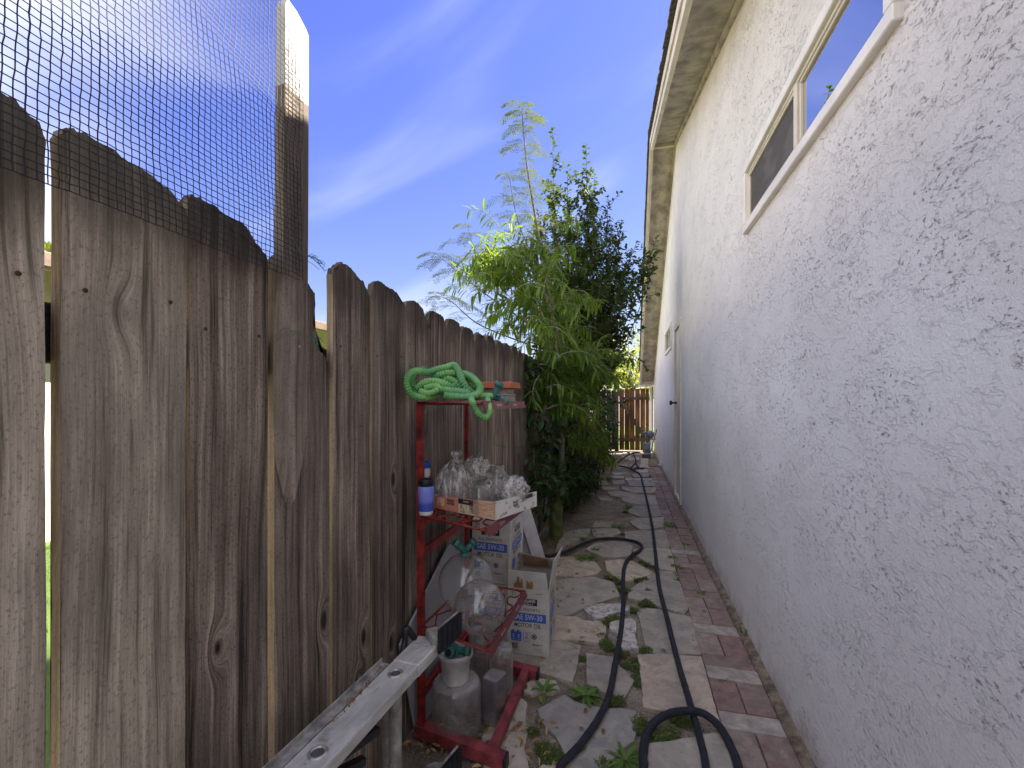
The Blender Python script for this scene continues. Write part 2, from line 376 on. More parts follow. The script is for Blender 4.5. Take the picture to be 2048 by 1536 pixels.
def mk_soil():
    s = Mat('sandy_soil'); v = s.geo()
    g = s.voro(v, 240, rand=1.0); gc = s.voro(v, 240, out='Color')
    n = s.noise(v, 9, 6, 0.65)
    c = s.mix(s.ramp(n, 0.35, 0.65), (0.20, 0.16, 0.115), (0.34, 0.285, 0.215))
    sepc = s.node('ShaderNodeSeparateColor'); s.l.new(gc, sepc.inputs[0])
    c = s.mix(s.ramp(sepc.outputs[0], 0.55, 1.0, 0, 0.75), c, (0.34, 0.30, 0.25)); c = s.mix(s.ramp(sepc.outputs[1], 0.7, 1.0, 0, 0.8), c, (0.06, 0.05, 0.04))
    far = s.noise(v, 2.2, 4, 0.6); c = s.mix(s.ramp(far, 0.45, 0.62, 0, 0.6), c, (0.13, 0.095, 0.062))
    h = s.math('ADD', s.math('MULTIPLY', g, -0.6), s.noise(v, 45, 5, 0.7))
    s.set(Base_Color=c, Roughness=0.95, Normal=s.bump(h, 0.006)); return s.m
M_soil = mk_soil()

# ground: one sheet to the horizon, with fine unevenness between the stones
gb = bmesh.new()
def gz(x, y): return -0.004 + 0.006 * (noise.noise(Vector((x*7, y*7, 0))) + 0.5*noise.noise(Vector((x*23, y*23, 3))))
nx, ny = 60, 440
gv = [[gb.verts.new((-0.76 + 1.345*i/nx, -1.6 + 12.8*j/ny, gz(-0.76+1.345*i/nx, -1.6+12.8*j/ny))) for i in range(nx+1)] for j in range(ny+1)]
for j in range(ny):
    for i in range(nx): gb.faces.new((gv[j][i], gv[j][i+1], gv[j+1][i+1], gv[j+1][i]))
alley = mesh_obj('alley_ground', gb, M_soil, smooth=True); tag(alley, 'sandy soil between the flagstones of the alley', kind='structure')
M_earth = plain('far_earth', (0.16, 0.13, 0.09), 0.95, var=0.2, scale=2, bump=0.01)
g = boxo('ground', (-900, -900, -0.5), (900, 900, -0.03), M_earth); tag(g, 'earth reaching the horizon', kind='structure')

# ============================================================ house on the right
WX = 0.585
RY, RZ = 5.94, 4.42           # ridge (soffit level)
SN, SF = 0.325, 0.565         # slopes towards and away from the camera
YN, YF = -2.5, 10.75
def top_z(y, z0=RZ): return z0 - SN*(RY - y) if y < RY else z0 - SF*(y - RY)
house = thing('stucco_house', 'white stucco house wall with overhanging gable eave along the right side', 'house', (WX, 4, 0))
def hp(o):
    o.parent = house; o.matrix_parent_inverse = house.matrix_basis.inverted() if False else Matrix.Translation(-Vector(house.location)); return o
bm = bmesh.new()
# wall with openings cut by building it in panels (near window, far window, door)
holes = [(1.19, 2.47, 2.06, 2.345), (5.41, 5.95, 0.06, 2.06), (6.50, 7.42, 1.94, 2.22)]
ys = sorted({YN, RY, YF, *[h[0] for h in holes], *[h[1] for h in holes]})
TK = 0.14
for a, b in zip(ys[:-1], ys[1:]):
    cuts = [h for h in holes if h[0] <= a + 1e-6 and h[1] >= b - 1e-6]
    spans = [(0.028, None)] if not cuts else [(0.028, cuts[0][2]), (cuts[0][3], None)]
    for z0, z1 in spans:
        za = z1 if z1 is not None else top_z(a) - 0.01; zb = z1 if z1 is not None else top_z(b) - 0.01
        P = [(WX, a, z0), (WX, b, z0), (WX, b, zb), (WX, a, za)]
        vs = [bm.verts.new(p) for p in P]; bm.faces.new(vs)
for h in holes:      # reveals
    a, b, z0, z1 = h
    for q in (((WX,a,z0),(WX+TK,a,z0),(WX+TK,a,z1),(WX,a,z1)), ((WX,b,z1),(WX+TK,b,z1),(WX+TK,b,z0),(WX,b,z0)),
              ((WX,a,z1),(WX+TK,a,z1),(WX+TK,b,z1),(WX,b,z1)), ((WX,b,z0),(WX+TK,b,z0),(WX+TK,a,z0),(WX,a,z0))):
        bm.faces.new([bm.verts.new(p) for p in q])
# end walls and back so that the house is a solid body
for q in (((WX,YF,0.028),(WX+7,YF,0.028),(WX+7,YF,top_z(YF)-.01),(WX,YF,top_z(YF)-.01)), ((WX+7,YN,0.028),(WX,YN,0.028),(WX,YN,top_z(YN)-.01),(WX+7,YN,top_z(YN)-.01))):
    bm.faces.new([bm.verts.new(p) for p in q])
bmesh.ops.remove_doubles(bm, verts=bm.verts, dist=1e-5)
hp(mesh_obj('wall', bm, M_stucco))
# dark rooms behind the windows
M_room = plain('dark_room', (0.05, 0.045, 0.04), 0.9)
hp(boxo('interior', (WX+TK+0.02, YN+.3, 0.05), (WX+TK+0.06, YF-.3, 2.5), M_room))
# roof: slabs, stucco soffit, painted rake board, shingle courses on the edge
OX = 0.285
def slab(name, x0, x1, dz0, dz1, mat, ya=YN, yb=YF+.12, name2=None):
    bm = bmesh.new()
    prof = [ya, RY, yb]
    rows = []
    for y in prof: rows.append([bm.verts.new(p) for p in ((x0, y, top_z(y)+dz0), (x1, y, top_z(y)+dz0), (x1, y, top_z(y)+dz1), (x0, y, top_z(y)+dz1))])
    for A, B in zip(rows[:-1], rows[1:]):
        for k in range(4): bm.faces.new((A[k], A[(k+1) % 4], B[(k+1) % 4], B[k]))
    bm.faces.new(list(reversed(rows[0]))); bm.faces.new(rows[-1])
    bmesh.ops.recalc_face_normals(bm, faces=bm.faces)
    return hp(mesh_obj(name, bm, mat))
roof = slab('roof', OX+0.03, WX+7.3, 0.045, 0.125, M_shingle)
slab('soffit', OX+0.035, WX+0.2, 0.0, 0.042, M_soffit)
fas = slab('rake_board', OX, OX+0.032, -0.075, 0.055, M_trim)
slab('trim_board', OX-0.012, OX-0.002, 0.0, 0.075, M_trim)
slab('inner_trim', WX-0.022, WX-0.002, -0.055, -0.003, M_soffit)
# shingle butts along the rake: little steps, each course a piece
L1 = [(y, top_z(y)) for y in [YN + 0.13*i for i in range(int((YF+.1-YN)/0.13))]]
ms = None
sh_mats = M_shingle
for i, (y, z) in enumerate(L1):
    sl_ = SN if y < RY else -SF
    if ms is None:
        bm = bmesh.new(); box(bm, (-0.02, -0.085, 0), (0.17, 0.085, 0.014)); 
        me = bpy.data.meshes.new('shingle'); bm.to_mesh(me); bm.free(); me.materials.append(M_shingle); ms = me
    o = bpy.data.objects.new('shingle', ms); C.objects.link(o)
    o.location = (OX - 0.016 + rnd.uniform(-.004, .004), y, z + 0.128 + rnd.uniform(0, .006)); o.rotation_euler = (math.atan(sl_) + 0.06*(1 if y < RY else -1), rnd.uniform(-.02, .02), rnd.uniform(-.02, .02)); hp(o)
# ridge cross piece in the soffit and the boxed end of the eave
hp(boxo('ridge_block', (OX+0.036, RY-0.02, RZ-0.055), (WX-0.024, RY+0.015, RZ-0.004), M_trim))
ez = top_z(YF+.12)
hp(boxo('eave_fascia', (OX-0.03, YF+.123, ez-0.10), (WX+7.3, YF+.15, ez+0.10), M_trim))
hp(boxo('eave_drip', (OX-0.03, YF+.02, ez-0.13), (WX-0.03, YF+.119, ez-0.085), M_trim))
# foundation lip
M_conc = plain('concrete_lip', (0.26, 0.20, 0.14), 0.95, var=0.3, scale=22, bump=0.004)
bm = bmesh.new(); n_ = 240
rows = []
for i in range(n_+1):
    y = -1.6 + (12.3)*i/n_; w = 0.004*noise.noise(Vector((0, y*9, 1)))
    rows.append([bm.verts.new(p) for p in ((0.548+w, y, -0.01), (0.551+w, y, 0.020+w), (0.584, y, 0.030+w))])
for A, B in zip(rows[:-1], rows[1:]):
    for k in (0, 1): bm.faces.new((A[k], B[k], B[k+1], A[k+1]))
bmesh.ops.recalc_face_normals(bm, faces=bm.faces)
hp(mesh_obj('foundation', bm, M_conc, smooth=True))

# windows
def mk_pane(name, rough=0.0, tint=(0.60, 0.60, 0.60), coat=1.0):
    s = Mat(name); v = s.coord('Object')
    s.set(Base_Color=tint, Roughness=s.ramp(s.noise(v, 5, 4), 0.3, 0.8, rough, rough+0.05), Metallic=1.0)
    return s.m
M_pane = mk_pane('window_glass')
def mk_screen():
    s = Mat('insect_screen'); v = s.coord('Object')
    st = s.ramp(s.noise(s.map(v, (1, 1.2, 3.5)), 2.6, 2), 0.5, 0.62, 0, 0.5)
    c = s.mix(st, (0.075, 0.064, 0.052), (0.15, 0.13, 0.105)); s.set(Base_Color=c, Roughness=0.7, Normal=s.bump(s.voro(v, 900), 0.0003)); return s.m
M_screen = mk_screen()
def rect_frame(name, y0, y1, z0, z1, x0, x1, w, mat, parent, bev=0.002):
    bm = bmesh.new()
    box(bm, (x0, y0, z0), (x1, y1, z0+w), bev=bev); box(bm, (x0, y0, z1-w), (x1, y1, z1), bev=bev)
    box(bm, (x0, y0, z0+w+.0005), (x1, y0+w, z1-w-.0005), bev=bev); box(bm, (x0, y1-w, z0+w+.0005), (x1, y1, z1-w-.0005), bev=bev)
    o = mesh_obj(name, bm, mat); 
    if parent is house: hp(o)
    else:
        o.parent = parent
    return o
M_wtrim = plain('white_window_trim', (0.84, 0.81, 0.75), 0.5, var=0.06, scale=6, bump=0.0004)
w1 = rect_frame('window', 1.165, 2.495, 2.035, 2.37, WX-0.022, WX+0.004, 0.040, M_wtrim, house, bev=0.003)
M_cream = plain('cream_vinyl', (0.72, 0.66, 0.54), 0.45, var=0.06, scale=9)
rect_frame('frame', 1.206, 2.455, 2.076, 2.329, WX-0.008, WX+0.024, 0.014, M_cream, w1)
def sub(o, par): o.parent = par; return o
sub(boxo('mullion', (WX-0.012, 1.775, 2.0905), (WX+0.024, 1.805, 2.3145), M_cream, bev=0.002), w1)
rect_frame('sash', 1.222, 1.772, 2.092, 2.313, WX-0.004, WX+0.016, 0.010, M_cream, w1)
rect_frame('sash', 1.808, 2.439, 2.092, 2.313, WX-0.006, WX+0.014, 0.012, M_cream, w1)
sub(boxo('pane', (WX+0.004, 1.232, 2.102), (WX+0.008, 1.762, 2.303), M_pane), w1)
sub(boxo('screen', (WX+0.002, 1.82, 2.104), (WX+0.004, 2.427, 2.301), M_screen), w1)
w2 = rect_frame('window', 6.46, 7.46, 1.90, 2.26, WX-0.02, WX+0.004, 0.042, M_wtrim, house)
rect_frame('frame', 6.50, 7.42, 1.942, 2.218, WX-0.004, WX+0.05, 0.014, M_cream, w2)
sub(boxo('mullion', (WX-0.008, 6.93, 1.957), (WX+0.03, 6.96, 2.203), M_cream), w2)
sub(boxo('pane', (WX+0.02, 6.515, 1.957), (WX+0.024, 6.929, 2.203), M_pane), w2)
sub(boxo('screen', (WX+0.02, 6.961, 1.957), (WX+0.024, 7.405, 2.203), M_screen), w2)
# side door
dr = rect_frame('door', 5.345, 6.015, -0.01, 2.125, WX-0.017, WX+0.003, 0.065, M_trim, house)
sub(boxo('door_slab', (WX+0.004, 5.412, 0.062), (WX+0.04, 5.948, 2.056), M_cream, bev=0.003), dr)
bm = bmesh.new(); tube(bm, [(WX+0.01, 5.88, 1.165), (WX-0.055, 5.88, 1.165)], 0.012, 10); lathe(bm, [(0.001, 0), (0.026, 0.004), (0.030, 0.016), (0.024, 0.03), (0.001, 0.034)], 16, Matrix.Translation((WX-0.05, 5.88, 1.165)) @ Matrix.Rotation(R(-90), 4, 'Y'))
sub(mesh_obj('door_knob', bm, M_dark, smooth=True), dr)

# ============================================================ wooden fence on the left
FX = -0.76
fence = thing('wooden_fence', 'weathered grey board fence with ragged dog-eared tops along the left side', 'fence', (FX, 1.0, 0))
def fp(o): o.parent = fence; o.matrix_parent_inverse = Matrix.Translation(-Vector(fence.location)); return o
bounds = [(0.20, 0.432), (0.446, 0.631), (0.637, 0.822), (0.837, 1.030), (1.0425, 1.221), (1.2275, 1.442), (1.445, 1.632), (1.636, 1.819), (1.824, 2.0), (2.005, 2.19), (2.195, 2.38)]
bounds += [(0.196-0.192*(k+1), 0.196-0.192*k-.005) for k in range(9)]      # the fence goes on past the camera
y = 2.384
while y < 10.9:
    w = rnd.uniform(0.176, 0.19); bounds.append((y, y + w)); y += w + rnd.choice((0.002, 0.004, 0.006, 0.003))
tops = {
 0: [(0.20,1.585),(0.33,1.592),(0.362,1.592),(0.40,1.586),(0.425,1.570),(0.432,1.548)],
 1: [(0.446,1.565),(0.451,1.578),(0.460,1.583),(0.475,1.586),(0.50,1.583),(0.52,1.580),(0.545,1.574),(0.575,1.568),(0.60,1.560),(0.62,1.548),(0.631,1.536)],
 2: [(0.637,1.560),(0.645,1.572),(0.66,1.575),(0.69,1.571),(0.72,1.563),(0.755,1.562),(0.772,1.555),(0.782,1.540),(0.80,1.528),(0.815,1.517),(0.822,1.505)],
 3: [(0.837,1.515),(0.855,1.530),(0.88,1.528),(0.90,1.49),(0.925,1.475),(0.945,1.490),(0.958,1.478),(0.972,1.470),(0.975,1.44),(0.968,1.41),(0.966,1.39),(0.978,1.37),(0.985,1.345),(0.988,1.332),(1.005,1.318),(1.022,1.300),(1.030,1.28)],
 4: [(1.0425,1.535),(1.050,1.556),(1.062,1.556),(1.070,1.570),(1.083,1.580),(1.12,1.576),(1.15,1.565),(1.165,1.555),(1.185,1.555),(1.205,1.535),(1.215,1.52),(1.221,1.515)],
 5: [(1.2275,1.515),(1.238,1.560),(1.265,1.576),(1.285,1.575),(1.315,1.570),(1.345,1.570),(1.378,1.566),(1.40,1.552),(1.42,1.535),(1.432,1.54),(1.442,1.525)],
 6: [(1.445,1.535),(1.46,1.552),(1.49,1.562),(1.52,1.566),(1.55,1.562),(1.585,1.55),(1.61,1.52),(1.632,1.505)],
}
def board(i, y0, y1, mat, X=FX, top=1.572, thick=0.019, z0=0.0, name='board', par=None, jag=1.0, tp=None, par_f=None):
    w = y1 - y0; near = y0 < 2.6
    nz = 34 if near else 10
    L = []; Rr = []
    s1 = rnd.uniform(0, 99); s2 = rnd.uniform(0, 99)
    for k in range(nz):
        z = z0 + (1.44 if tp is None else min(p[1] for p in tp)) * k/(nz-1) * 0.985
        ja = 0.0030*noise.noise(Vector((s1, z*4, 0))) + 0.0012*noise.noise(Vector((s1, z*30, 5)))
        jb = 0.0030*noise.noise(Vector((s2, z*4, 0))) + 0.0012*noise.noise(Vector((s2, z*30, 5)))
        L.append((y0 + ja + 0.001, z)); Rr.append((y1 + jb - 0.001, z))
    if tp is None:
        nt = 34 if near else 14; tp = []
        sd_ = rnd.uniform(0, 99)
        for k in range(nt+1):
            t = k/nt; ear = min(t, 1-t)/0.22; drop = 0 if ear > 1 else (1-ear)**1.6*0.045*jag
            tp.append((y0 + w*t, top - drop - abs(noise.noise(Vector((sd_, t*7, 0))))*0.026*jag - 0.012*jag*noise.noise(Vector((sd_, t*37, 2)))))
    else:       # splinters along the given outline
        q = []
        for a, b in zip(tp[:-1], tp[1:]):
            for k in range(5):
                t = k/5; q.append((a[0]+(b[0]-a[0])*t, a[1]+(b[1]-a[1])*t + (rnd.uniform(-.0045, .002) if k else rnd.uniform(-.001, .001))))
        tp = q + [tp[-1]]
    out = L + tp + list(reversed(Rr))
    bm = bmesh.new(); ox, oy = X, (y0+y1)/2
    jx = rnd.uniform(-.0035, .0025) if i > 0 else 0
    f = [bm.verts.new((jx, p[0]-oy, p[1])) for p in out]; b = [bm.verts.new((jx-thick, p[0]-oy, p[1]-(0.001 if len(L) <= k_ < len(L)+len(tp) else 0))) for k_, p in enumerate(out)]
    n = len(out)
    bm.faces.new(list(reversed(f))); bm.faces.new(b)
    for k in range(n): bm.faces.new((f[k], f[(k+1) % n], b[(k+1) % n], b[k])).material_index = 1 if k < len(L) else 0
    bmesh.ops.triangulate(bm, faces=[ff for ff in bm.faces if len(ff.verts) > 4])
    bmesh.ops.recalc_face_normals(bm, faces=bm.faces)
    o = mesh_obj(name, bm, [mat, M_edge_lit]); o.location = (ox, oy, 0)
    return o
nail_me = None
for i, (a, b) in enumerate(bounds):
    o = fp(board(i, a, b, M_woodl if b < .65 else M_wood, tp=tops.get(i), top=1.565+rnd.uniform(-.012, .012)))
    if nail_me is None:
        bm = bmesh.new(); lathe(bm, [(0.0001, 0.0016), (0.0026, 0.0014), (0.0036, 0)], 10, Matrix.Rotation(R(90), 4, 'Y')); nail_me = bpy.data.meshes.new('nail'); bm.to_mesh(nail_me); bm.free(); nail_me.materials.append(M_nail)
    if b < 2.1 and b > 0:
        for zz in (1.345 + rnd.uniform(-.02, .02), 0.30):
            for yy in (a+0.03, b-0.03):
                nn = bpy.data.objects.new('nail', nail_me); C.objects.link(nn); nn.parent = o; nn.location = (0.0025, yy-(a+b)/2, zz + rnd.uniform(-.012, .012))
for z0 in (1.295, 0.24):
    bm = bmesh.new(); box(bm, (-0.0365, -7.2, -0.042), (0, 5.5, 0.042), bev=0.003)
    o = fp(mesh_obj('rail', bm, M_rail)); o.location = (FX-0.0235, 5.5, z0)
for y in (-1.24, 1.33, 3.55, 5.95, 8.35, 10.6):
    o = fp(boxo('post', (-0.09, -0.045, 0), (0, 0.045, 1.42), M_rail, bev=0.003)); o.location = (FX-0.062, y, 0)

# tall stake screwed to the fence, pointed foot, whitish colour above a fixed height
def mk_stakehead():
    m = M_stake.copy(); m.name = 'stake_wood_white_head'
    nt = m.node_tree; b = nt.nodes['Principled BSDF']; src = b.inputs['Base Color'].links[0].from_socket
    t = nt.nodes.new('ShaderNodeTexCoord'); sp = nt.nodes.new('ShaderNodeSeparateXYZ'); nt.links.new(t.outputs['Object'], sp.inputs[0])
    n = nt.nodes.new('ShaderNodeTexNoise'); n.inputs['Scale'].default_value = 60; nt.links.new(t.outputs['Object'], n.inputs['Vector'])
    ad = nt.nodes.new('ShaderNodeMath'); ad.operation = 'MULTIPLY_ADD'; ad.inputs[1].default_value = 0.02; nt.links.new(n.outputs[0], ad.inputs[0]); nt.links.new(sp.outputs[2], ad.inputs[2])
    mr = nt.nodes.new('ShaderNodeMapRange'); mr.inputs[1].default_value = 1.905; mr.inputs[2].default_value = 1.909; nt.links.new(ad.outputs[0], mr.inputs[0])
    mx = nt.nodes.new('ShaderNodeMix'); mx.data_type = 'RGBA'; nt.links.new(mr.outputs[0], mx.inputs[0]); nt.links.new(src, mx.inputs[6]); mx.inputs[7].default_value = (0.48, 0.465, 0.44, 1)
    nt.links.new(mx.outputs[2], b.inputs['Base Color']); return m
M_stakew = mk_stakehead()
SX = FX + 0.004
prof = [(0.838,2.075),(0.846,2.093),(0.875,2.088),(0.905,2.072),(0.9135,2.062),(0.913,1.8),(0.911,1.5),(0.909,1.25),(0.905,1.12),(0.898,1.075),(0.868,0.975),(0.862,0.968),(0.845,1.03),(0.832,1.075),(0.829,1.2),(0.831,1.5),(0.835,1.8)]
bm = bmesh.new(); f = [bm.verts.new((0.024, y-0.87, z)) for y, z in prof]; b = [bm.verts.new((0, y-0.87, z)) for y, z in prof]
n = len(prof); bm.faces.new(f); bm.faces.new(list(reversed(b)))
for k in range(n): bm.faces.new((f[k], b[k], b[(k+1) % n], f[(k+1) % n]))
bmesh.ops.recalc_face_normals(bm, faces=bm.faces)
bmesh.ops.triangulate(bm, faces=[ff for ff in bm.faces if len(ff.verts) > 4])
st = mesh_obj('wooden_stake', bm, M_stakew); st.location = (SX, 0.87, 0)
tag(st, 'tall narrow wooden stake with pointed foot and white head, screwed upright to the fence', 'stake')
bm = bmesh.new(); lathe(bm, [(0.0001, 0.0004), (0.0014, 0.0006), (0.0032, 0.002), (0.0036, 0)], 12, Matrix.Rotation(R(90), 4, 'Y'))
o = mesh_obj('screw', bm, plain('brass_screw', (0.45, 0.33, 0.14), 0.4, 0.8), st); o.location = (0.0242, 0.012, 1.323)

# black plastic netting hung from the stake
bm = bmesh.new()
CELL = 0.0112
def net(a, b):   # a along Y, b height
    y = 0.09 - 36*CELL + a; z = b
    k = math.exp(-((z - (1.98 - 0.55*(y-0.45)))/0.035)**2)
    y2 = y + 0.004*noise.noise(Vector((y*6, z*5, 0))) - 0.016*k*max(0, min(1, (y-0.5)*6))
    z2 = z + 0.0035*noise.noise(Vector((y*8, z*7, 9))) + 0.022*math.sin((z-1.5)*9)*max(0, (y-0.55))*1.0
    z2 += 0.03*max(0, 0.9-y)*0.0
    x = FX + 0.034 + 0.006*noise.noise(Vector((y*5, z*5, 4))) + 0.010*k
    return Vector((x, y2, z2))
CELL = 0.0112; NA = 107; NB = 62
jit = [[Vector((rnd.uniform(-.0006, .0006), rnd.uniform(-.0008, .0008), rnd.uniform(-.0008, .0008))) for _ in range(NB+1)] for _ in range(NA+1)]
def npt(i, j):
    y = i*CELL; zb = 1.484 - 0.010*((i-36)/71)
    return net(y, zb + j*CELL) + jit[i][j]
for i in range(0, NA+1): tube(bm, [npt(i, j) for j in range(0 if i < 104 else rnd.choice((0, 1)), (NB if i < 102 else 52-(i-102)*2)+1)], 0.00085 + (0.0002 if i % 7 == 0 else 0), 4, cap=False)
for j in range(0, NB+1): tube(bm, [npt(i, j) for i in range(NA + (1 if j % 3 else 0) - (0 if j < 42 else (j-42)//2+1 if j < 53 else 6))], 0.00085, 4, cap=False)
M_net = plain('black_netting', (0.012, 0.011, 0.010), 0.6, var=0.2)
tag(mesh_obj('mesh_netting', bm, M_net), 'black plastic garden netting stretched above the fence up to the tall stake', 'netting')
# wire scraps and twine
M_twine = plain('green_twine', (0.06, 0.18, 0.10), 0.7)
bm = bmesh.new(); bx_ = FX+0.04
for q in range(9):
    a0 = Vector((bx_, 0.888 + rnd.uniform(-.01, .02), 1.53 + rnd.uniform(-.01, .012)))
    tube(bm, smooth_path([a0, a0 + Vector((.006, .012, rnd.uniform(-.008, .008))), a0 + Vector((.004, rnd.uniform(.02, .05), rnd.uniform(-.018, .006))), a0 + Vector((0, rnd.uniform(.035, .06), rnd.uniform(-.02, .0)))], 5), 0.0006, 4)
tube(bm, smooth_path([(bx_-.012, .832, 1.572), (bx_, .85, 1.556), (bx_, .87, 1.535), (bx_, .89, 1.53)], 6), 0.0009, 4)
tag(mesh_obj('green_twine', bm, M_twine), 'upper knot of frayed green twine tying the netting to the stake', 'twine', 'green twine ties')
bm = bmesh.new()
for dz, sgn in ((0, 1), (0.012, -1)):
    tube(bm, smooth_path([(bx_-.03, .80+.02, 1.322+dz), (bx_-.008, .83, 1.345+dz), (bx_, .86, 1.355-dz*.5), (bx_, .90, 1.345), (bx_-.012, .93, 1.345), (bx_-.03, .975, 1.325+dz*.4)], 6), 0.0007, 4)
for q in range(8):
    a0 = Vector((bx_-.01, 0.925, 1.345)); tube(bm, smooth_path([a0, a0+Vector((.004, rnd.uniform(-.01, .02), rnd.uniform(-.02, .02))), a0+Vector((0, rnd.uniform(-.012, .045), rnd.uniform(-.045, .02)))], 5), 0.0006, 4)
tag(mesh_obj('green_twine', bm, M_twine), 'lower loop of green twine wrapped round the stake beside the knot hole', 'twine', 'green twine ties')
bm = bmesh.new(); tube(bm, smooth_path([cp(1000, 858, 1.95), cp(985, 875, 1.98), cp(990, 888, 1.96), cp(1015, 894, 1.94), cp(1048, 885, 1.98), cp(1053, 860, 2.0)], 8), 0.0011, 5)
tag(mesh_obj('garden_wire', bm, M_twine), 'loose loop of thin green garden wire hanging on the fence below the top shelf', 'wire')

# ============================================================ beyond the fence: sunny yard and neighbour
def mk_grass():
    s = Mat('mown_grass'); v = s.geo(); c = s.mix(s.ramp(s.noise(v, 60, 4, 0.7), 0.3, 0.7), (0.05, 0.11, 0.015), (0.13, 0.22, 0.03)); c = s.mix(s.ramp(s.noise(v, 1.4, 3), 0.4, 0.6), c, (0.14, 0.24, 0.035))
    s.set(Base_Color=c, Roughness=0.9, Normal=s.bump(s.noise(v, 240, 3, 0.7), 0.02)); return s.m
lawn = boxo('lawn', (-9, -3, -0.02), (-1.35, 16, 0.0), mk_grass()); tag(lawn, 'sunlit lawn of the yard beyond the fence', kind='structure')
bm = bmesh.new()
for q in range(9000):
    x = -1.36 - rnd.random()**1.5*3.2; y = rnd.uniform(-1.2, 3.5); h = rnd.uniform(.015, .04); a = rnd.uniform(0, 6.28); d = Vector((math.cos(a), math.sin(a), 0))
    p = Vector((x, y, 0)); w_ = Vector((-d.y, d.x, 0))*0.002
    bm.faces.new([bm.verts.new(p-w_), bm.verts.new(p+w_), bm.verts.new(p + d*rnd.uniform(.005, .02) + Vector((0, 0, h)))])
M_grassb = leaf_mat('grass_blade', (0.05, 0.12, 0.012), (0.09, 0.19, 0.02), (0.14, 0.24, 0.03))
tag(mesh_obj('grass', bm, M_grassb), 'short green grass blades of the yard beyond the fence gaps', 'grass', kind='stuff')
strip = boxo('concrete_strip', (-1.35, -3, -0.03), (-0.86, 16, 0.004), plain('pale_concrete', (0.45, 0.42, 0.38), 0.9, var=0.15, scale=8, bump=0.002)); tag(strip, 'pale concrete strip at the foot of the fence in the next yard', kind='structure')
M_nwall = plain('cream_plaster', (0.66, 0.58, 0.46), 0.9, var=0.08, scale=5, bump=0.003)
M_nroof = plain('pale_tan_roof', (0.52, 0.42, 0.27), 0.9, var=0.15, scale=12, bump=0.006)
nb = thing('neighbour_house', 'cream plaster house with tan roof, brown gutter and vent pipe seen over the fence', 'house', (-6.5, 4, 0))
def npp(o, par=None): o.parent = par or nb; o.matrix_parent_inverse = Matrix.Translation(-Vector(nb.location)); return o
npp(boxo('wall', (-11, -4, 0), (-6.0, 12.5, 2.3), M_nwall))
EZ = 2.30
bm = bmesh.new(); P = [(-5.45, -4.6, EZ), (-5.45, 13.1, EZ), (-8.5, 13.1, EZ+0.62), (-8.5, -4.6, EZ+0.62)]
a = [bm.verts.new(p) for p in P]; b = [bm.verts.new((p[0], p[1], p[2]-0.12)) for p in P]
bm.faces.new(a); bm.faces.new(list(reversed(b)))
for k in range(4): bm.faces.new((a[k], b[k], b[(k+1) % 4], a[(k+1) % 4]))
bmesh.ops.recalc_face_normals(bm, faces=bm.faces); nroof = npp(mesh_obj('roof', bm, M_nroof))
M_gut = plain('brown_gutter', (0.16, 0.11, 0.075), 0.6)
gut = npp(boxo('gutter', (-5.44, -4.6, EZ-0.13), (-5.35, 13.1, EZ-0.015), M_gut, bev=0.01))
# neighbour's downspout elbow, vent pipe, tree behind
e0 = on(652, 636, X=-5.395); 
bm = bmesh.new(); tube(bm, smooth_path([e0, e0+Vector((0, .02, -.10)), e0+Vector((-.12, -.02, -.30)), e0+Vector((-.42, -.08, -.42)), e0+Vector((-.50, -.09, -.75)), e0+Vector((-.50, -.09, -2.0))], 6), 0.06, 8)
npp(mesh_obj('downspout', bm, M_gut))
vp = on(655, 626, X=-7.0)
bm = bmesh.new(); tube(bm, [(vp.x, vp.y, vp.z-0.5), (vp.x, vp.y, vp.z+0.28)], 0.035, 8); tube(bm, [(vp.x, vp.y, vp.z+0.28), (vp.x, vp.y, vp.z+0.36)], 0.085, 10)
npp(mesh_obj('vent_pipe', bm, M_white))

nb.location.x += 1.25
# ============================================================ gate and side panel at the far end
GY = 10.95
gate = thing('wooden_gate', 'reddish cedar board gate with diagonal brace closing the far end of the alley', 'gate', (0.15, GY, 0))
def gp(o): o.parent = gate; o.matrix_parent_inverse = Matrix.Translation(-Vector(gate.location)); return o
def boardX(x0, x1, mat, top, y=GY, nm='board'):
    bm = bmesh.new(); w = x1-x0
    tp = [(x0, top-.012), (x0+w*.12, top-.004), (x0+w*.3, top), (x0+w*.7, top-.002), (x0+w*.9, top-.006), (x1, top-.014)]
    out = [(x0, 0.02)] + tp + [(x1, 0.02)]
    f = [bm.verts.new((0, x-(x0+x1)/2, z)) for x, z in out]; b = [bm.verts.new((-0.018, x-(x0+x1)/2, z)) for x, z in out]; n = len(out)
    bm.faces.new(f); bm.faces.new(list(reversed(b)))
    for k in range(n): bm.faces.new((f[k], b[k], b[(k+1) % n], f[(k+1) % n]))
    bmesh.ops.recalc_face_normals(bm, faces=bm.faces)
    o = mesh_obj(nm, bm, mat); o.rotation_euler = (0, 0, R(-90)); o.location = ((x0+x1)/2, y, 0); return o
x = -0.185
while x < 0.47:
    w = min(0.116, 0.492-x); gp(boardX(x, x+w-0.0065, M_cedar, 1.46+rnd.uniform(-.006, .006))); x += w+0.003
for z in (1.235, 0.27):
    gp(boxo('brace', (-0.19, GY-0.058, z-0.035), (0.49, GY-0.002, z+0.035), M_wood2, bev=0.003))
bm = bmesh.new(); bar(bm, (-0.155, GY-0.03, 1.195), (0.40, GY-0.03, 0.31), 0.055, 0.085, up=(0, 0, 1)); gp(mesh_obj('brace', bm, M_wood2))
sp_ = thing('side_fence', 'short brown fence panel between the left fence and the cedar gate', 'fence', (-0.5, GY, 0))
def spp(o): o.parent = sp_; o.matrix_parent_inverse = Matrix.Translation(-Vector(sp_.location)); return o
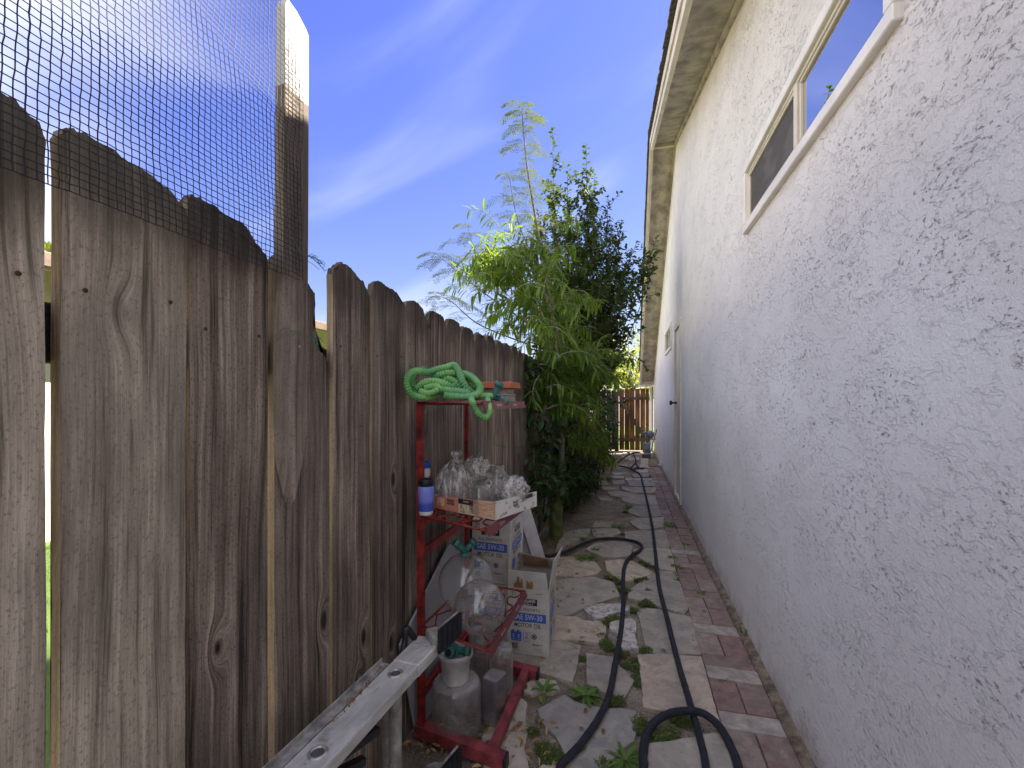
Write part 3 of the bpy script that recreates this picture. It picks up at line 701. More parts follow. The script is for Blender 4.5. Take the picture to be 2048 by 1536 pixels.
spp(boxo('post', (-0.295, GY-0.075, 0), (-0.20, GY+0.02, 1.40), M_wood2, bev=0.004))
x = -0.95
while x < -0.30: spp(boardX(x, x+0.108, M_wood2, 1.43+rnd.uniform(-.01, .01))); x += 0.115
spp(boxo('rail', (-0.75, GY-0.058, 1.17), (-0.298, GY-0.002, 1.25), M_wood2))
gpst = boxo('gate_post', (0.498, GY-0.05, 0), (0.538, GY+0.05, 1.50), M_trim, bev=0.003); tag(gpst, 'narrow cream post between the cedar gate and the house corner', 'post')
gflash = boxo('downspout', (0.542, GY-0.03, 0), (0.580, GY+0.03, 1.52), plain('blue_grey_metal', (0.16, 0.19, 0.25), 0.5), bev=0.004); tag(gflash, 'blue grey downspout squeezed between cream post and house corner', 'downspout')

# ============================================================ flagstones
def mk_flag():
    s = Mat('flagstone'); v = s.geo(); oi = s.info()
    oc = s.node('ShaderNodeObjectInfo').outputs['Color']
    n = s.noise(v, 8, 6, 0.62, 0.6); n2 = s.noise(v, 55, 5, 0.7); lay = s.noise(v, 3.6, 3, 0.5, 1.4)
    lv = s.math('FRACT', s.math('MULTIPLY', lay, 5.0)); le = s.ramp(lv, 0.0, 0.05, 0, 1)
    c = s.mix(1.0, oc, s.mix(s.ramp(n, 0.28, 0.72), (0.70, 0.70, 0.72), (1.22, 1.18, 1.12)), 'MULTIPLY')
    c = s.mix(s.math('MULTIPLY', s.ramp(s.noise(v, 21, 5, 0.7), 0.50, 0.72), 0.5), c, (0.20, 0.155, 0.12)); c = s.mix(s.ramp(s.noise(v, 4.0, 6, 0.75), 0.50, 0.66, 0, 0.45), c, (0.22, 0.185, 0.145))
    c = s.mix(s.ramp(n2, 0.60, 0.74, 0, 0.35), c, (0.42, 0.40, 0.38)); c = s.mix(s.ramp(n2, 0.42, 0.30, 0, 0.35), c, (0.05, 0.045, 0.04))
    h = s.math('ADD', s.math('MULTIPLY', n, 0.7), s.math('ADD', s.math('MULTIPLY', n2, 0.22), s.math('MULTIPLY', s.math('FLOOR', s.math('MULTIPLY', lay, 5.0)), 0.35)))
    s.set(Base_Color=c, Roughness=0.85, Normal=s.bump(h, 0.005)); return s.m
M_flag = mk_flag()
def mk_quartz():
    s = Mat('white_quartz_stone'); v = s.geo(); n = s.noise(v, 38, 7, 0.75, 0.8)
    c = s.mix(s.ramp(n, 0.40, 0.55), (0.26, 0.22, 0.18), (0.56, 0.53, 0.49)); s.set(Base_Color=c, Roughness=0.8, Normal=s.bump(n, 0.008)); return s.m
M_quartz = mk_quartz()
GRAY = (0.35, 0.315, 0.27, 1); BLUE = (0.325, 0.31, 0.28, 1); PINK = (0.46, 0.385, 0.305, 1); TAN = (0.40, 0.36, 0.30, 1); PALE = (0.50, 0.44, 0.36, 1)
path = bpy.data.objects.new('stone_path', None); link(path); tag(path, 'crazy paving of irregular flagstones along the alley', kind='structure')
ZS = 0.012
def zA(p): return [(1040 + x/4.314, 1180 + y/4.314) for x, y in p]
def zC(p): return [(1040 + x/4.267, 880 + y/4.267) for x, y in p]
def zB(p): return [(1100 + x/6.827, 900 + y/6.827) for x, y in p]
def zD(p): return [(1200 + x/10.97, 820 + y/10.97) for x, y in p]
STONES = [
 (zC([(345,1185),(480,1172),(640,1165),(720,1190),(800,1215),(830,1270),(850,1330),(700,1375),(560,1420),(470,1470),(400,1495),(345,1500),(250,1500),(200,1400),(230,1230)]), GRAY),
 (zA([(550,170),(620,145),(700,130),(780,135),(850,130),(940,150),(950,190),(870,200),(780,225),(700,262),(640,250),(590,220)]), 'Q'),
 (zA([(230,225),(300,215),(360,220),(480,225),(560,262),(700,268),(745,310),(735,400),(705,452),(640,450),(560,432),(345,428),(240,430)]), PINK),
 (zA([(775,300),(870,268),(940,262),(990,272),(1005,330),(995,420),(1020,520),(960,530),(900,525),(830,480),(850,400),(770,360)]), 'Q'),
 (zA([(1000,165),(1100,150),(1200,160),(1330,195),(1420,210),(1500,235),(1545,330),(1575,440),(1592,545),(1400,548),(1100,538),(1065,420),(1035,270)]), GRAY),
 (zC([(920,1285),(1010,1215),(1130,1130),(1200,1115),(1290,1118),(1360,1195),(1420,1330),(1440,1420),(1410,1480),(1320,1455),(1220,1420),(1100,1378),(920,1340)]), GRAY),
 (zA([(330,432),(430,445),(525,475),(495,640),(455,792),(300,745),(160,705),(0,640),(-130,640),(-160,480),(100,440)]), TAN),
 (zA([(570,535),(680,555),(815,570),(865,650),(925,705),(988,772),(950,850),(900,925),(840,915),(780,900),(700,865),(575,800)]), GRAY),
 (zA([(1015,560),(1180,552),(1380,562),(1565,575),(1610,720),(1640,840),(1665,940),(1722,1125),(1690,1130),(1480,1090),(1240,1048),(1060,1012),(1045,780)]), PINK),
 (zA([(150,1020),(270,950),(380,892),(500,962),(620,985),(740,1010),(900,1012),(1000,1030),(1040,1085),(1010,1180),(990,1290),(900,1345),(820,1430),(720,1540),(690,1680),(420,1680),(415,1460),(300,1245),(230,1180),(180,1120)]), BLUE),
 (zA([(1110,1315),(1300,1292),(1500,1258),(1690,1215),(1760,1270),(1800,1350),(1870,1650),(1700,1720),(1130,1720),(1095,1450)]), TAN),
 (zA([(0,915),(62,962),(50,1100),(62,1230),(45,1380),(85,1560),(60,1720),(-300,1720),(-330,1250),(-120,1000)]), TAN),
 (zA([(30,870),(55,800),(110,770),(180,762),(310,782),(345,850),(285,888),(200,880),(100,905)]), PALE),
 (zA([(140,1545),(200,1502),(310,1508),(345,1560),(335,1700),(130,1700)]), PINK),
 (zC([(150,1150),(250,1010),(340,1000),(540,992),(640,1040),(700,1110),(640,1148),(520,1170),(345,1162)]), PINK),
 (zC([(725,1030),(860,1015),(960,1032),(1050,1080),(1140,1130),(1080,1160),(980,1185),(900,1202),(830,1180),(740,1110)]), PINK),
 (zC([(960,935),(1120,916),(1280,925),(1310,1010),(1330,1110),(1200,1098),(1100,1060),(1030,1010),(985,975)]), TAN),
 (zC([(560,930),(620,885),(760,862),(900,868),(965,900),(945,985),(820,1002),(700,992)]), GRAY),
 (zC([(890,778),(1000,768),(1260,765),(1275,840),(1282,912),(1150,918),(1050,915),(900,868)]), GRAY),
 (zC([(400,785),(500,760),(600,756),(592,800),(540,835),(480,860),(390,905),(300,945),(330,860)]), TAN),
 (zC([(612,762),(720,752),(835,758),(862,790),(780,840),(700,845),(625,820)]), TAN),
 (zB([(1090,975),(1140,945),(1200,932),(1350,922),(1552,915),(1560,1042),(1400,1072),(1230,1082),(1130,1022)]), TAN),
 (zB([(1040,840),(1090,800),(1150,772),(1300,750),(1500,752),(1550,890),(1470,905),(1380,915),(1220,902)]), BLUE),
 (zB([(960,652),(1060,625),(1240,602),(1450,612),(1510,742),(1380,745),(1250,742),(1070,715),(990,690)]), TAN),
 (zB([(975,500),(1200,505),(1450,512),(1440,580),(1320,590),(1180,588),(1060,562),(980,540)]), PINK),
 (zB([(780,575),(880,552),(990,562),(1060,572),(1190,602),(1100,630),(940,640),(820,622)]), GRAY),
 (zB([(1050,412),(1420,425),(1440,487),(1260,494),(1080,490)]), BLUE),
 (zB([(600,412),(780,420),(800,470),(640,490),(590,460)]), GRAY),
 (zB([(850,415),(1010,410),(1020,460),(860,465)]), GRAY),
 (zB([(830,350),(1010,355),(1012,380),(860,376)]), PALE),
 (zB([(1025,372),(1130,379),(1125,406),(1030,405)]), PALE),
 (zB([(1142,382),(1400,386),(1415,417),(1140,412)]), PINK),
 (zB([(1090,322),(1350,317),(1382,371),(1150,373)]), BLUE),
 (zB([(840,302),(1050,308),(1000,330),(880,345)]), TAN),
 (zB([(1130,252),(1360,257),(1372,302),(1230,305)]), PINK),
 (zB([(1240,194),(1342,192),(1350,242),(1200,245)]), PINK),
 (zB([(1240,143),(1340,141),(1342,162),(1238,161)]), PALE),
 (zB([(1238,166),(1342,167),(1342,187),(1236,188)]), PINK),
 (zB([(960,192),(1060,196),(1050,242),(950,240)]), PINK),
 (zB([(1090,200),(1180,205),(1190,235),(1100,238)]), TAN),
 (zB([(640,632),(860,652),(850,692),(680,682)]), TAN),
 (zD([(620,1050),(850,1020),(870,1090),(640,1110)]), TAN),
 (zD([(480,1000),(700,990),(640,1050),(500,1060)]), PALE),
 (zD([(880,1060),(1060,1060),(1050,1095),(900,1100)]), PALE),
 (zD([(500,930),(900,930),(880,985),(520,985)]), TAN),
 (zC([(640,690),(800,700),(780,745),(620,740)]), TAN),
 (zB([(700,500),(940,505),(930,540),(720,545)]), TAN),
]
NEAR = [([(-.30,.95),(-.05,.90),(.02,1.12),(-.02,1.33),(-.20,1.36),(-.36,1.30)], TAN), ([(.06,.92),(.30,.96),(.315,1.20),(.30,1.40),(.10,1.42),(.05,1.15)], GRAY), ([(-.66,.85),(-.36,.92),(-.42,1.25),(-.55,1.33),(-.70,1.30)], PINK),
 ([(-.60,.40),(-.25,.36),(-.10,.60),(-.14,.84),(-.40,.86),(-.66,.78)], GRAY), ([(-.05,.42),(.28,.38),(.31,.70),(.29,.90),(.02,.85)], PINK), ([(-.50,-.2),(-.05,-.25),(.0,.20),(-.22,.30),(-.55,.28)], TAN), ([(.05,-.2),(.30,-.15),(.30,.30),(.06,.30)], BLUE), ([(-.5,-.9),(.25,-.95),(.28,-.3),(-.45,-.32)], GRAY)]
for k, (px, col) in enumerate(STONES + NEAR):
    poly = [on(u, v, Z=ZS) for u, v in px] if k < len(STONES) else [Vector((x, y, ZS)) for x, y in px]; q = []
    n = len(poly)
    for i in range(n):     # broken, uneven edges
        a, b = poly[i], poly[(i+1) % n]; m = max(1, int((b-a).length/0.014)) if a.y < 4 else 2
        for j in range(m):
            t = j/m; p = a.lerp(b, t); d = Vector((noise.noise(Vector((p.x*30, p.y*30, k))), noise.noise(Vector((p.x*30, p.y*30, k+50))), 0))*0.0035 + Vector((noise.noise(Vector((p.x*90, p.y*90, k))), noise.noise(Vector((p.x*90, p.y*90, k+50))), 0))*0.0015
            q.append(((p+d).x, (p+d).y))
    zt = ZS + rnd.uniform(-.003, .003) + (0.012 if col == 'Q' else 0)
    bm = bmesh.new(); prism(bm, q, -0.02, zt, shrink=0.0025)
    cx = sum(p[0] for p in q)/len(q); cy = sum(p[1] for p in q)/len(q)
    o = mesh_obj('flagstone', bm, M_quartz if col == 'Q' else M_flag, path, origin=(cx, cy, 0))
    if col != 'Q': f = rnd.uniform(.9, 1.1); o.color = (col[0]*f, col[1]*f, col[2]*f, 1)

# ============================================================ brick edging
def mk_brick():
    s = Mat('old_paver_brick'); v = s.geo(); oc = s.node('ShaderNodeObjectInfo').outputs['Color']
    n = s.noise(v, 22, 6, 0.68); n2 = s.noise(v, 150, 4, 0.7)
    c = s.mix(1.0, oc, s.mix(s.ramp(n, 0.3, 0.7), (0.70, 0.70, 0.72), (1.3, 1.28, 1.25)), 'MULTIPLY')
    c = s.mix(s.math('MULTIPLY', s.ramp(s.noise(v, 11, 6, 0.72, 0.4), 0.62, 0.66), 0.75), c, (0.36, 0.34, 0.32))
    c = s.mix(s.ramp(n2, 0.60, 0.72, 0, 0.5), c, (0.36, 0.33, 0.30)); c = s.mix(s.ramp(s.noise(v, 6.5, 5, 0.7), 0.45, 0.68, 0, 0.6), c, (0.20, 0.17, 0.135))
    s.set(Base_Color=c, Roughness=0.9, Normal=s.bump(s.math('ADD', n, s.math('MULTIPLY', n2, 0.5)), 0.0022)); return s.m
M_brick = mk_brick()
edging = bpy.data.objects.new('brick_edging', None); link(edging); tag(edging, 'strip of old red paving bricks between path and house', kind='structure')
RED = [(0.235, 0.145, 0.125, 1), (0.25, 0.165, 0.14, 1), (0.205, 0.14, 0.122, 1), (0.25, 0.19, 0.16, 1), (0.285, 0.215, 0.182, 1)]
PALEB = (0.37, 0.32, 0.28, 1)
bmesh_cache = {}
def brick(x0, x1, y0, y1, col):
    key = (round(x1-x0, 3), round(y1-y0, 3))
    if key not in bmesh_cache:
        bm = bmesh.new(); box(bm, (-key[0]/2, -key[1]/2, -0.04), (key[0]/2, key[1]/2, 0), bev=0.0022); me = bpy.data.meshes.new('brick'); bm.to_mesh(me); bm.free(); me.materials.append(M_brick); bmesh_cache[key] = me
    o = bpy.data.objects.new('brick', bmesh_cache[key]); link(o, edging)
    o.location = ((x0+x1)/2 + rnd.uniform(-.0015, .0015), (y0+y1)/2, 0.013 + rnd.uniform(-.002, .003)); o.rotation_euler = (rnd.uniform(-.012, .012), rnd.uniform(-.012, .012), rnd.uniform(-.008, .008)); o.color = col
# near the camera: courses read off the photograph, further away the same loose basket pattern
seq = ['p', 'c', 'P', 'c', 'p', 'g', 'r', 'p', 'c', 'p', 's', 'c', 'p', 'p', 'c']
ys_ = on(1466, 1538, Z=0.013).y
y = ys_ - 0.008 - 0.098 - 0.2
def course(kind, y):
    xa, xb = 0.335, 0.545; m = (xa+xb)/2
    if kind in 'pPs':
        L = {'p': 0.196, 'P': 0.20, 's': 0.13}[kind]
        brick(xa, m-0.002, y, y+L, rnd.choice(RED)); brick(m+0.002, xb, y, y+L-rnd.choice((0, 0, .0)), rnd.choice(RED)); return y+L+0.004
    col = PALEB if kind in 'gc' and rnd.random() < .5 or kind == 'g' else rnd.choice(RED)
    brick(xa, xb, y, y+0.094, col); return y+0.098
for k in ['p', 'c'] : y = course(k, y)
y = course('g', y) if False else y
for k in range(10): brick(.335, .545, y-.098*(k+1)*3, y-.098*(k+1)*3+.094, PALEB) if y-.3*k > -1.5 else None; brick(.335, .438, y-.294*(k+1)+.098, y-.294*(k+1)+.290, rnd.choice(RED)); brick(.442, .545, y-.294*(k+1)+.098, y-.294*(k+1)+.290, rnd.choice(RED))
for k in ['P', 'c', 'p', 'g', 'r', 'p', 'c', 'p', 's', 'c', 'p', 'p', 'c', 'p', 'c', 'p', 'p', 'c', 's', 'p', 'c']: y = course(k, y)
while y < 8.3: y = course(rnd.choice('ppcs'), y)
# hard edge of timber/soil step far away
for yy in (8.45, 8.60): brick(0.335, 0.545, yy, yy+0.094, RED[2])

# ============================================================ hoses
def mk_hose():
    s = Mat('black_fabric_hose'); v = s.geo(); w = s.voro(v, 420)
    s.set(Base_Color=s.mix(s.ramp(s.noise(v, 30, 4), 0.3, 0.7), (0.008, 0.009, 0.016), (0.020, 0.022, 0.036)), Roughness=0.75, Normal=s.bump(s.math('ADD', w, s.noise(v, 60, 4)), 0.0022)); return s.m
M_hose = mk_hose()
HR = 0.0125
def hose(pts, r=HR, z=0.028, k=10, wob=0.05):
    P = []
    for p in pts:
        if len(p) == 3: P.append(on(p[0], p[1], Z=p[2]))
        else: P.append(on(p[0], p[1], Z=z))
    P = smooth_path(P, k); rr = [r*(1 + wob*noise.noise(Vector((p.x*60, p.y*60, 0)))) for p in P]
    P = [p + Vector((0.0015*noise.noise(p*25), 0, 0)) for p in P]
    return P, rr
bm = bmesh.new()
P, rr = hose([(1420,1640),(1412,1536),(1398,1470),(1378,1400),(1355,1320),(1335,1240),(1318,1170),(1310,1100),(1304,1050),(1297,1015),(1290,985),(1285,965),(1282,952),(1275,945),(1262,938),(1252,934),(1240,932)]); tube(bm, P, rr, 12)
P, rr = hose([(1260,936),(1267,930),(1272,924),(1270,915),(1267,908)]); tube(bm, P, rr, 10)
P, rr = hose([(1271,926),(1274,932),(1282,937),(1286,936),(1262,939)]); tube(bm, P, rr, 10)
tag(mesh_obj('garden_hose', bm, M_hose, smooth=True), 'black fabric garden hose running straight down the middle of the path to the gate', 'hose')
bm = bmesh.new()
P, rr = hose([(1090,1620),(1120,1536),(1160,1490),(1195,1440),(1218,1390),(1230,1330),(1242,1260),(1247,1200),(1246,1160),(1250,1130),(1262,1112),(1278,1102),(1283,1092),(1272,1084),(1250,1079),(1222,1077),(1195,1079),(1165,1088),(1135,1102),(1115,1109),(1095,1112),(1085,1106),(1079,1090)]); tube(bm, P, rr, 12)
tag(mesh_obj('garden_hose', bm, M_hose, smooth=True), 'black garden hose curving in a hook across the flagstones beside the big weed', 'hose')
bm = bmesh.new()
P, rr = hose([(1490,1640,.03),(1477,1536,.03),(1463,1495,.03),(1440,1455,.035),(1412,1430,.046),(1385,1422,.054),(1352,1424,.042),(1320,1436,.03),(1296,1462,.028),(1286,1500,.028),(1290,1560,.028),(1300,1640,.028)], r=0.0138); tube(bm, P, rr, 12)
tag(mesh_obj('garden_hose', bm, M_hose, smooth=True), 'black hose loop arching over the straight hose at the near edge of the path', 'hose')
bm = bmesh.new()
P, rr = hose([(1235,925),(1248,915),(1258,909),(1266,906),(1280,904)]); tube(bm, P, rr, 8)
P, rr = hose([(1256,903),(1260,907),(1268,907)]); tube(bm, P, rr, 8)
tag(mesh_obj('garden_hose', bm, M_hose, smooth=True), 'short black hose end lying by the foot of the far gate', 'hose')

# ============================================================ gas meter by the gate
M_gas = plain('grey_meter_paint', (0.19, 0.20, 0.26), 0.55, var=0.2, scale=20)
gm = thing('gas_meter', 'grey gas meter with round regulator standing against the house near the gate', 'gas meter', (0.42, 9.2, 0))
GD = 9.25
def gq(u, v): return cp(u, v, GD)
def gpar(o): o.parent = gm; o.matrix_parent_inverse = Matrix.Translation(-Vector(gm.location)); return o
c0 = gq(1293, 895)
gpar(boxo('meter_body', (c0.x-.075, c0.y-.05, c0.z-.11), (c0.x+.075, c0.y+.05, c0.z+.10), M_gas, bev=0.018))
gpar(boxo('meter_foot', (c0.x-.085, c0.y-.055, 0.0), (c0.x+.085, c0.y+.055, 0.08), plain('grey_block', (0.10, 0.10, 0.12), 0.9), bev=0.005))
gpar(boxo('face_plate', (c0.x-.06, c0.y-.058, c0.z-.02), (c0.x+.06, c0.y-.0505, c0.z+.08), plain('meter_face', (0.26, 0.27, 0.34), 0.5), bev=0.002))
bm = bmesh.new(); c1 = gq(1301, 869); lathe(bm, [(0.0001, -.05), (.05, -.045), (.078, -.02), (.078, .02), (.05, .045), (0.0001, .05)], 20, Matrix.Translation(c1) @ Matrix.Rotation(R(80), 4, 'X')); gpar(mesh_obj('regulator', bm, M_gas, smooth=True))
bm = bmesh.new(); c2 = gq(1289, 866); lathe(bm, [(0.0001, -.03), (.035, -.028), (.04, .02), (0.0001, .03)], 14, Matrix.Translation(c2)); tube(bm, [gq(1289, 866), gq(1289, 886)], .014, 8); tube(bm, [gq(1297, 878), gq(1311, 878)], .012, 8); tube(bm, [gq(1300, 876), gq(1300, 890)], .014, 8); tube(bm, smooth_path([gq(1291, 862), gq(1288, 858), gq(1291, 857), gq(1294, 861)], 4), .009, 6)
gpar(mesh_obj('pipe', bm, M_gas, smooth=True))
bm = bmesh.new(); tube(bm, [gq(1300.5, 906), gq(1314, 858)], 0.008, 8); tag(mesh_obj('stick', bm, M_wood2), 'thin stick leaning against the house beside the gas meter', 'stick')
bm = bmesh.new(); p = on(1327, 930, Z=0.05); bx0 = box(bm, (WX-.03, p.y-.05, .03), (WX-.001, p.y+.05, .11), bev=.006); tube(bm, [(WX-.02, p.y-.02, .06), (WX-.06, p.y-.02, .05)], .012, 8)
tag(mesh_obj('wall_outlet', bm, M_white), 'small white outlet box low on the house wall before the gas meter', 'outlet')
# ============================================================ lettering helper
def text_into(bm, s, M, size, sx=1.0, bold=0.0, align='CENTER'):
    cu = bpy.data.curves.new('t', 'FONT'); cu.body = s; cu.size = size; cu.align_x = align; cu.align_y = 'CENTER'; cu.offset = bold; cu.resolution_u = 2
    ob = bpy.data.objects.new('t', cu); C.objects.link(ob)
    dg = bpy.context.evaluated_depsgraph_get(); me = bpy.data.meshes.new_from_object(ob.evaluated_get(dg))
    me.transform(M @ Matrix.Diagonal((sx, 1, 1, 1))); bm.from_mesh(me)
    bpy.data.objects.remove(ob); bpy.data.curves.remove(cu); bpy.data.meshes.remove(me)
def quad_into(bm, M, x0, x1, y0, y1, z=0.0):
    bm.faces.new([bm.verts.new(M @ Vector(p)) for p in ((x0,y0,z),(x1,y0,z),(x1,y1,z),(x0,y1,z))])
def disc_into(bm, M, cx, cy, r, z=0.0, r0=0.0, n=24):
    if r0 <= 0: bm.faces.new([bm.verts.new(M @ Vector((cx+r*math.cos(2*math.pi*k/n), cy+r*math.sin(2*math.pi*k/n), z))) for k in range(n)]); return
    A = [[bm.verts.new(M @ Vector((cx+q*math.cos(2*math.pi*k/n), cy+q*math.sin(2*math.pi*k/n), z))) for k in range(n)] for q in (r, r0)]
    for k in range(n): bm.faces.new((A[0][k], A[0][(k+1) % n], A[1][(k+1) % n], A[1][k]))
M_ink = plain('black_print', (0.02, 0.02, 0.022), 0.6, var=0.1)
M_blueink = plain('blue_print', (0.045, 0.13, 0.50), 0.55, var=0.08)
M_lightink = plain('pale_print', (0.60, 0.62, 0.66), 0.6, var=0.05)
M_card = plain('white_carton', (0.60, 0.565, 0.50), 0.75, var=0.10, scale=10, bump=0.0006)
M_kraft = plain('kraft_board', (0.42, 0.27, 0.14), 0.85, var=0.14, scale=14, bump=0.0006)
M_tear = plain('torn_kraft', (0.36, 0.21, 0.075), 0.9, var=0.2, scale=40)

def oil_print(par, M, w, h, narrow=False):
    """the printed side of a motor oil carton; M: x right, y up, z out of the face, origin at the middle"""
    X = lambda u: (u-0.5)*w; Y = lambda v: (0.5-v)*h; k = w/0.195; T = Matrix.Translation
    kb = bmesh.new(); bb = bmesh.new(); wb = bmesh.new()
    quad_into(kb, M, X(.25), X(.72), Y(.245), Y(.145), .0004)
    text_into(wb, 'KIRKLAND', M @ T((X(.485), Y(.18), .0008)), .0185*k, 0.84, .0006); text_into(wb, 'Signature', M @ T((X(.485), Y(.222), .0008)), .0125*k, 1.15, .0001)
    text_into(kb, 'FULL SYNTHETIC', M @ T((X(.49), Y(.315), .0004)), .0195*k, 0.82, .00015)
    quad_into(bb, M, X(.06), X(.93), Y(.50), Y(.365), .0004); text_into(wb, 'SAE 5W-30', M @ T((X(.495), Y(.432), .0008)), .036*k, 0.80, .0004)
    text_into(kb, 'MOTOR OIL', M @ T((X(.49), Y(.555), .0004)), .029*k, 0.82, .0003)
    for u in (.08, .205):
        quad_into(bb, M, X(u), X(u+.135), Y(.80), Y(.66), .0004 if u < .1 else .0006); quad_into(bb, M, X(u+.02), X(u+.09), Y(.659), Y(.635), .0004)
        text_into(wb, '5', M @ T((X(u+.068), Y(.725), .001)), .022*k, 0.9, .0003); text_into(wb, 'QUART', M @ T((X(u+.068), Y(.775), .001)), .007*k, 0.9, 0)
    for a, b, c_, d in ((.385, .55, .655, .66), (.385, .55, .80, .805), (.385, .395, .66, .80), (.54, .55, .66, .80)): quad_into(bb, M, X(a), X(b), Y(d), Y(c_), .0004)
    text_into(bb, '2', M @ T((X(.467), Y(.715), .0005)), .034*k, 0.95, .0001); text_into(bb, 'PACK', M @ T((X(.467), Y(.785), .0005)), .007*k, 1)
    disc_into(kb, M, X(.645), Y(.715), .0125*k, .0004, .0085*k); disc_into(kb, M, X(.645), Y(.715), .006*k, .0004); disc_into(kb, M, X(.81), Y(.72), .0115*k, .0004, .0108*k); disc_into(kb, M, X(.81), Y(.72), .0058*k, .0004, .0052*k)
    text_into(kb, 'dexos 1', M @ T((X(.72), Y(.835), .0004)), .0145*k, 1.05, .0003)
    x = .11
    while x < .25:
        q = rnd.choice((.004, .007, .011)); quad_into(kb, M, X(x), X(x+q), Y(.92), Y(.83), .0004); x += q + rnd.choice((.004, .007))
    for a, b, c_, d in ((.07, .29, .81, .813), (.07, .29, .937, .94), (.07, .074, .81, .94), (.286, .29, .81, .94)): quad_into(kb, M, X(a), X(b), Y(d), Y(c_), .0004)
    for a, b, c_, d in ((.08, .20, .02, .026), (.08, .20, .13, .136), (.08, .088, .02, .136), (.192, .20, .02, .136), (.115, .127, .04, .115), (.152, .164, .04, .115)): quad_into(kb, M, X(a), X(b), Y(d), Y(c_), .0004)
    for r in range(4): quad_into(kb, M, X(.62+.02*r), X(.85), Y(.895+.018*r+.0025), Y(.895+.018*r), .0004)
    quad_into(kb, M, X(.68), X(.86), Y(.064), Y(.058), .0004)
    for b_, m_, nm in ((kb, M_ink, 'black_lettering'), (bb, M_blueink, 'blue_print'), (wb, M_lightink, 'white_lettering')):
        mesh_obj(nm, b_, m_, par)

FRONT = lambda cx, y, cz: Matrix.Translation((cx, y, cz)) @ Matrix.Rotation(R(90), 4, 'X')          # faces -Y
SIDE = lambda x, cy, cz: Matrix.Translation((x, cy, cz)) @ Matrix.Rotation(R(90), 4, 'Z') @ Matrix.Rotation(R(90), 4, 'X')   # faces +X
def carton(label, loc, rz, w, d, h, closed=True, lean=0.0):
    t = thing('cardboard_box', label, 'box', loc, rz, 'cartons of motor oil'); t.rotation_euler = (0, lean, rz)
    bm = bmesh.new(); th = 0.004
    if closed: box(bm, (-w, 0, 0), (0, d, h), bev=0.003)
    else:
        box(bm, (-w, 0, 0), (0, th, h)); box(bm, (-w, d-th, 0), (0, d, h)); box(bm, (-w, th+.0003, 0), (-w+th, d-th-.0003, h)); box(bm, (-th, th+.0003, 0), (0, d-th-.0003, h)); box(bm, (-w+th+.0003, th+.0003, 0.001), (-th-.0003, d-th-.0003, 0.004))
    mesh_obj('carton', bm, M_card, t)
    oil_print(t, FRONT(-w/2, -0.0003, h/2), w, h); oil_print(t, SIDE(0.0003, d/2, h/2), d*0.8, h)
    return t
b1 = carton('open motor oil carton with torn flaps on the flagstones beside the red rack', (-0.351, 2.054, ZS), R(2), 0.196, 0.27, 0.305, closed=False)
w, d, h = 0.196, 0.27, 0.305
def flap(name, pts, mat, par, th=0.003):
    bm = bmesh.new(); P = [Vector(p) for p in pts]; nn = (P[1]-P[0]).cross(P[2]-P[0]).normalized()*th
    a = [bm.verts.new(p) for p in P]; b = [bm.verts.new(p-nn) for p in P]; n = len(P)
    bm.faces.new(a); bm.faces.new(list(reversed(b)))
    for k in range(n): bm.faces.new((a[k], b[k], b[(k+1) % n], a[(k+1) % n]))
    mats = mat if isinstance(mat, list) else [mat]
    if len(mats) > 1:
        bm.faces.ensure_lookup_table(); bm.faces[1].material_index = 1
    return mesh_obj(name, bm, mats, par)
flap('flap', [(-w+.002, -.001, h+.001), (-.004, -.001, h+.001), (-.012, -.012, h+.085), (-w+.002, -.010, h+.088)], [M_card, M_kraft], b1)
flap('flap', [(.001, .003, h+.001), (.001, d-.003, h+.001), (.035, d-.01, h+.125), (.020, .012, h+.135)], [M_card, M_kraft], b1)
flap('flap', [(-w+.004, d-.001, h+.001), (-w+.004, d-.06, h+.10), (-.02, d-.075, h+.082), (-.004, d-.001, h+.001)], [M_kraft, M_card], b1)
flap('flap', [(-w, .01, h+.001), (-w-.01, .02, h+.12), (-w-.012, d-.04, h+.115), (-w, d-.01, h+.001)], [M_kraft, M_kraft], b1)
bm = bmesh.new()
for cx, pr in ((.30, ((-.028, .0), (-.024, .02), (-.012, .032), (-.010, .052), (-.004, .058), (0, .05), (0, .025), (.006, .03), (.010, .046), (.015, .044), (.016, .0))), (.56, ((-.018, 0), (-.020, .012), (-.017, .040), (-.010, .036), (-.004, .026), (.004, .038), (.012, .036), (.014, .014), (.010, .0)))):
    bm.faces.new([bm.verts.new((-w*(1-cx)+x, -.0065-(z+.006)*.12, h+.006+z)) for x, z in pr])
mesh_obj('torn_patch', bm, M_tear, b1)
b2 = carton('closed motor oil carton stacked on another carton behind the red rack', (-0.548, 2.085, 0.312), R(-1), 0.196, 0.26, 0.305, lean=R(1.2))
b3 = carton('motor oil carton at the bottom of the stack behind the rack', (-0.55, 2.09, 0.004), R(0), 0.20, 0.26, 0.305)

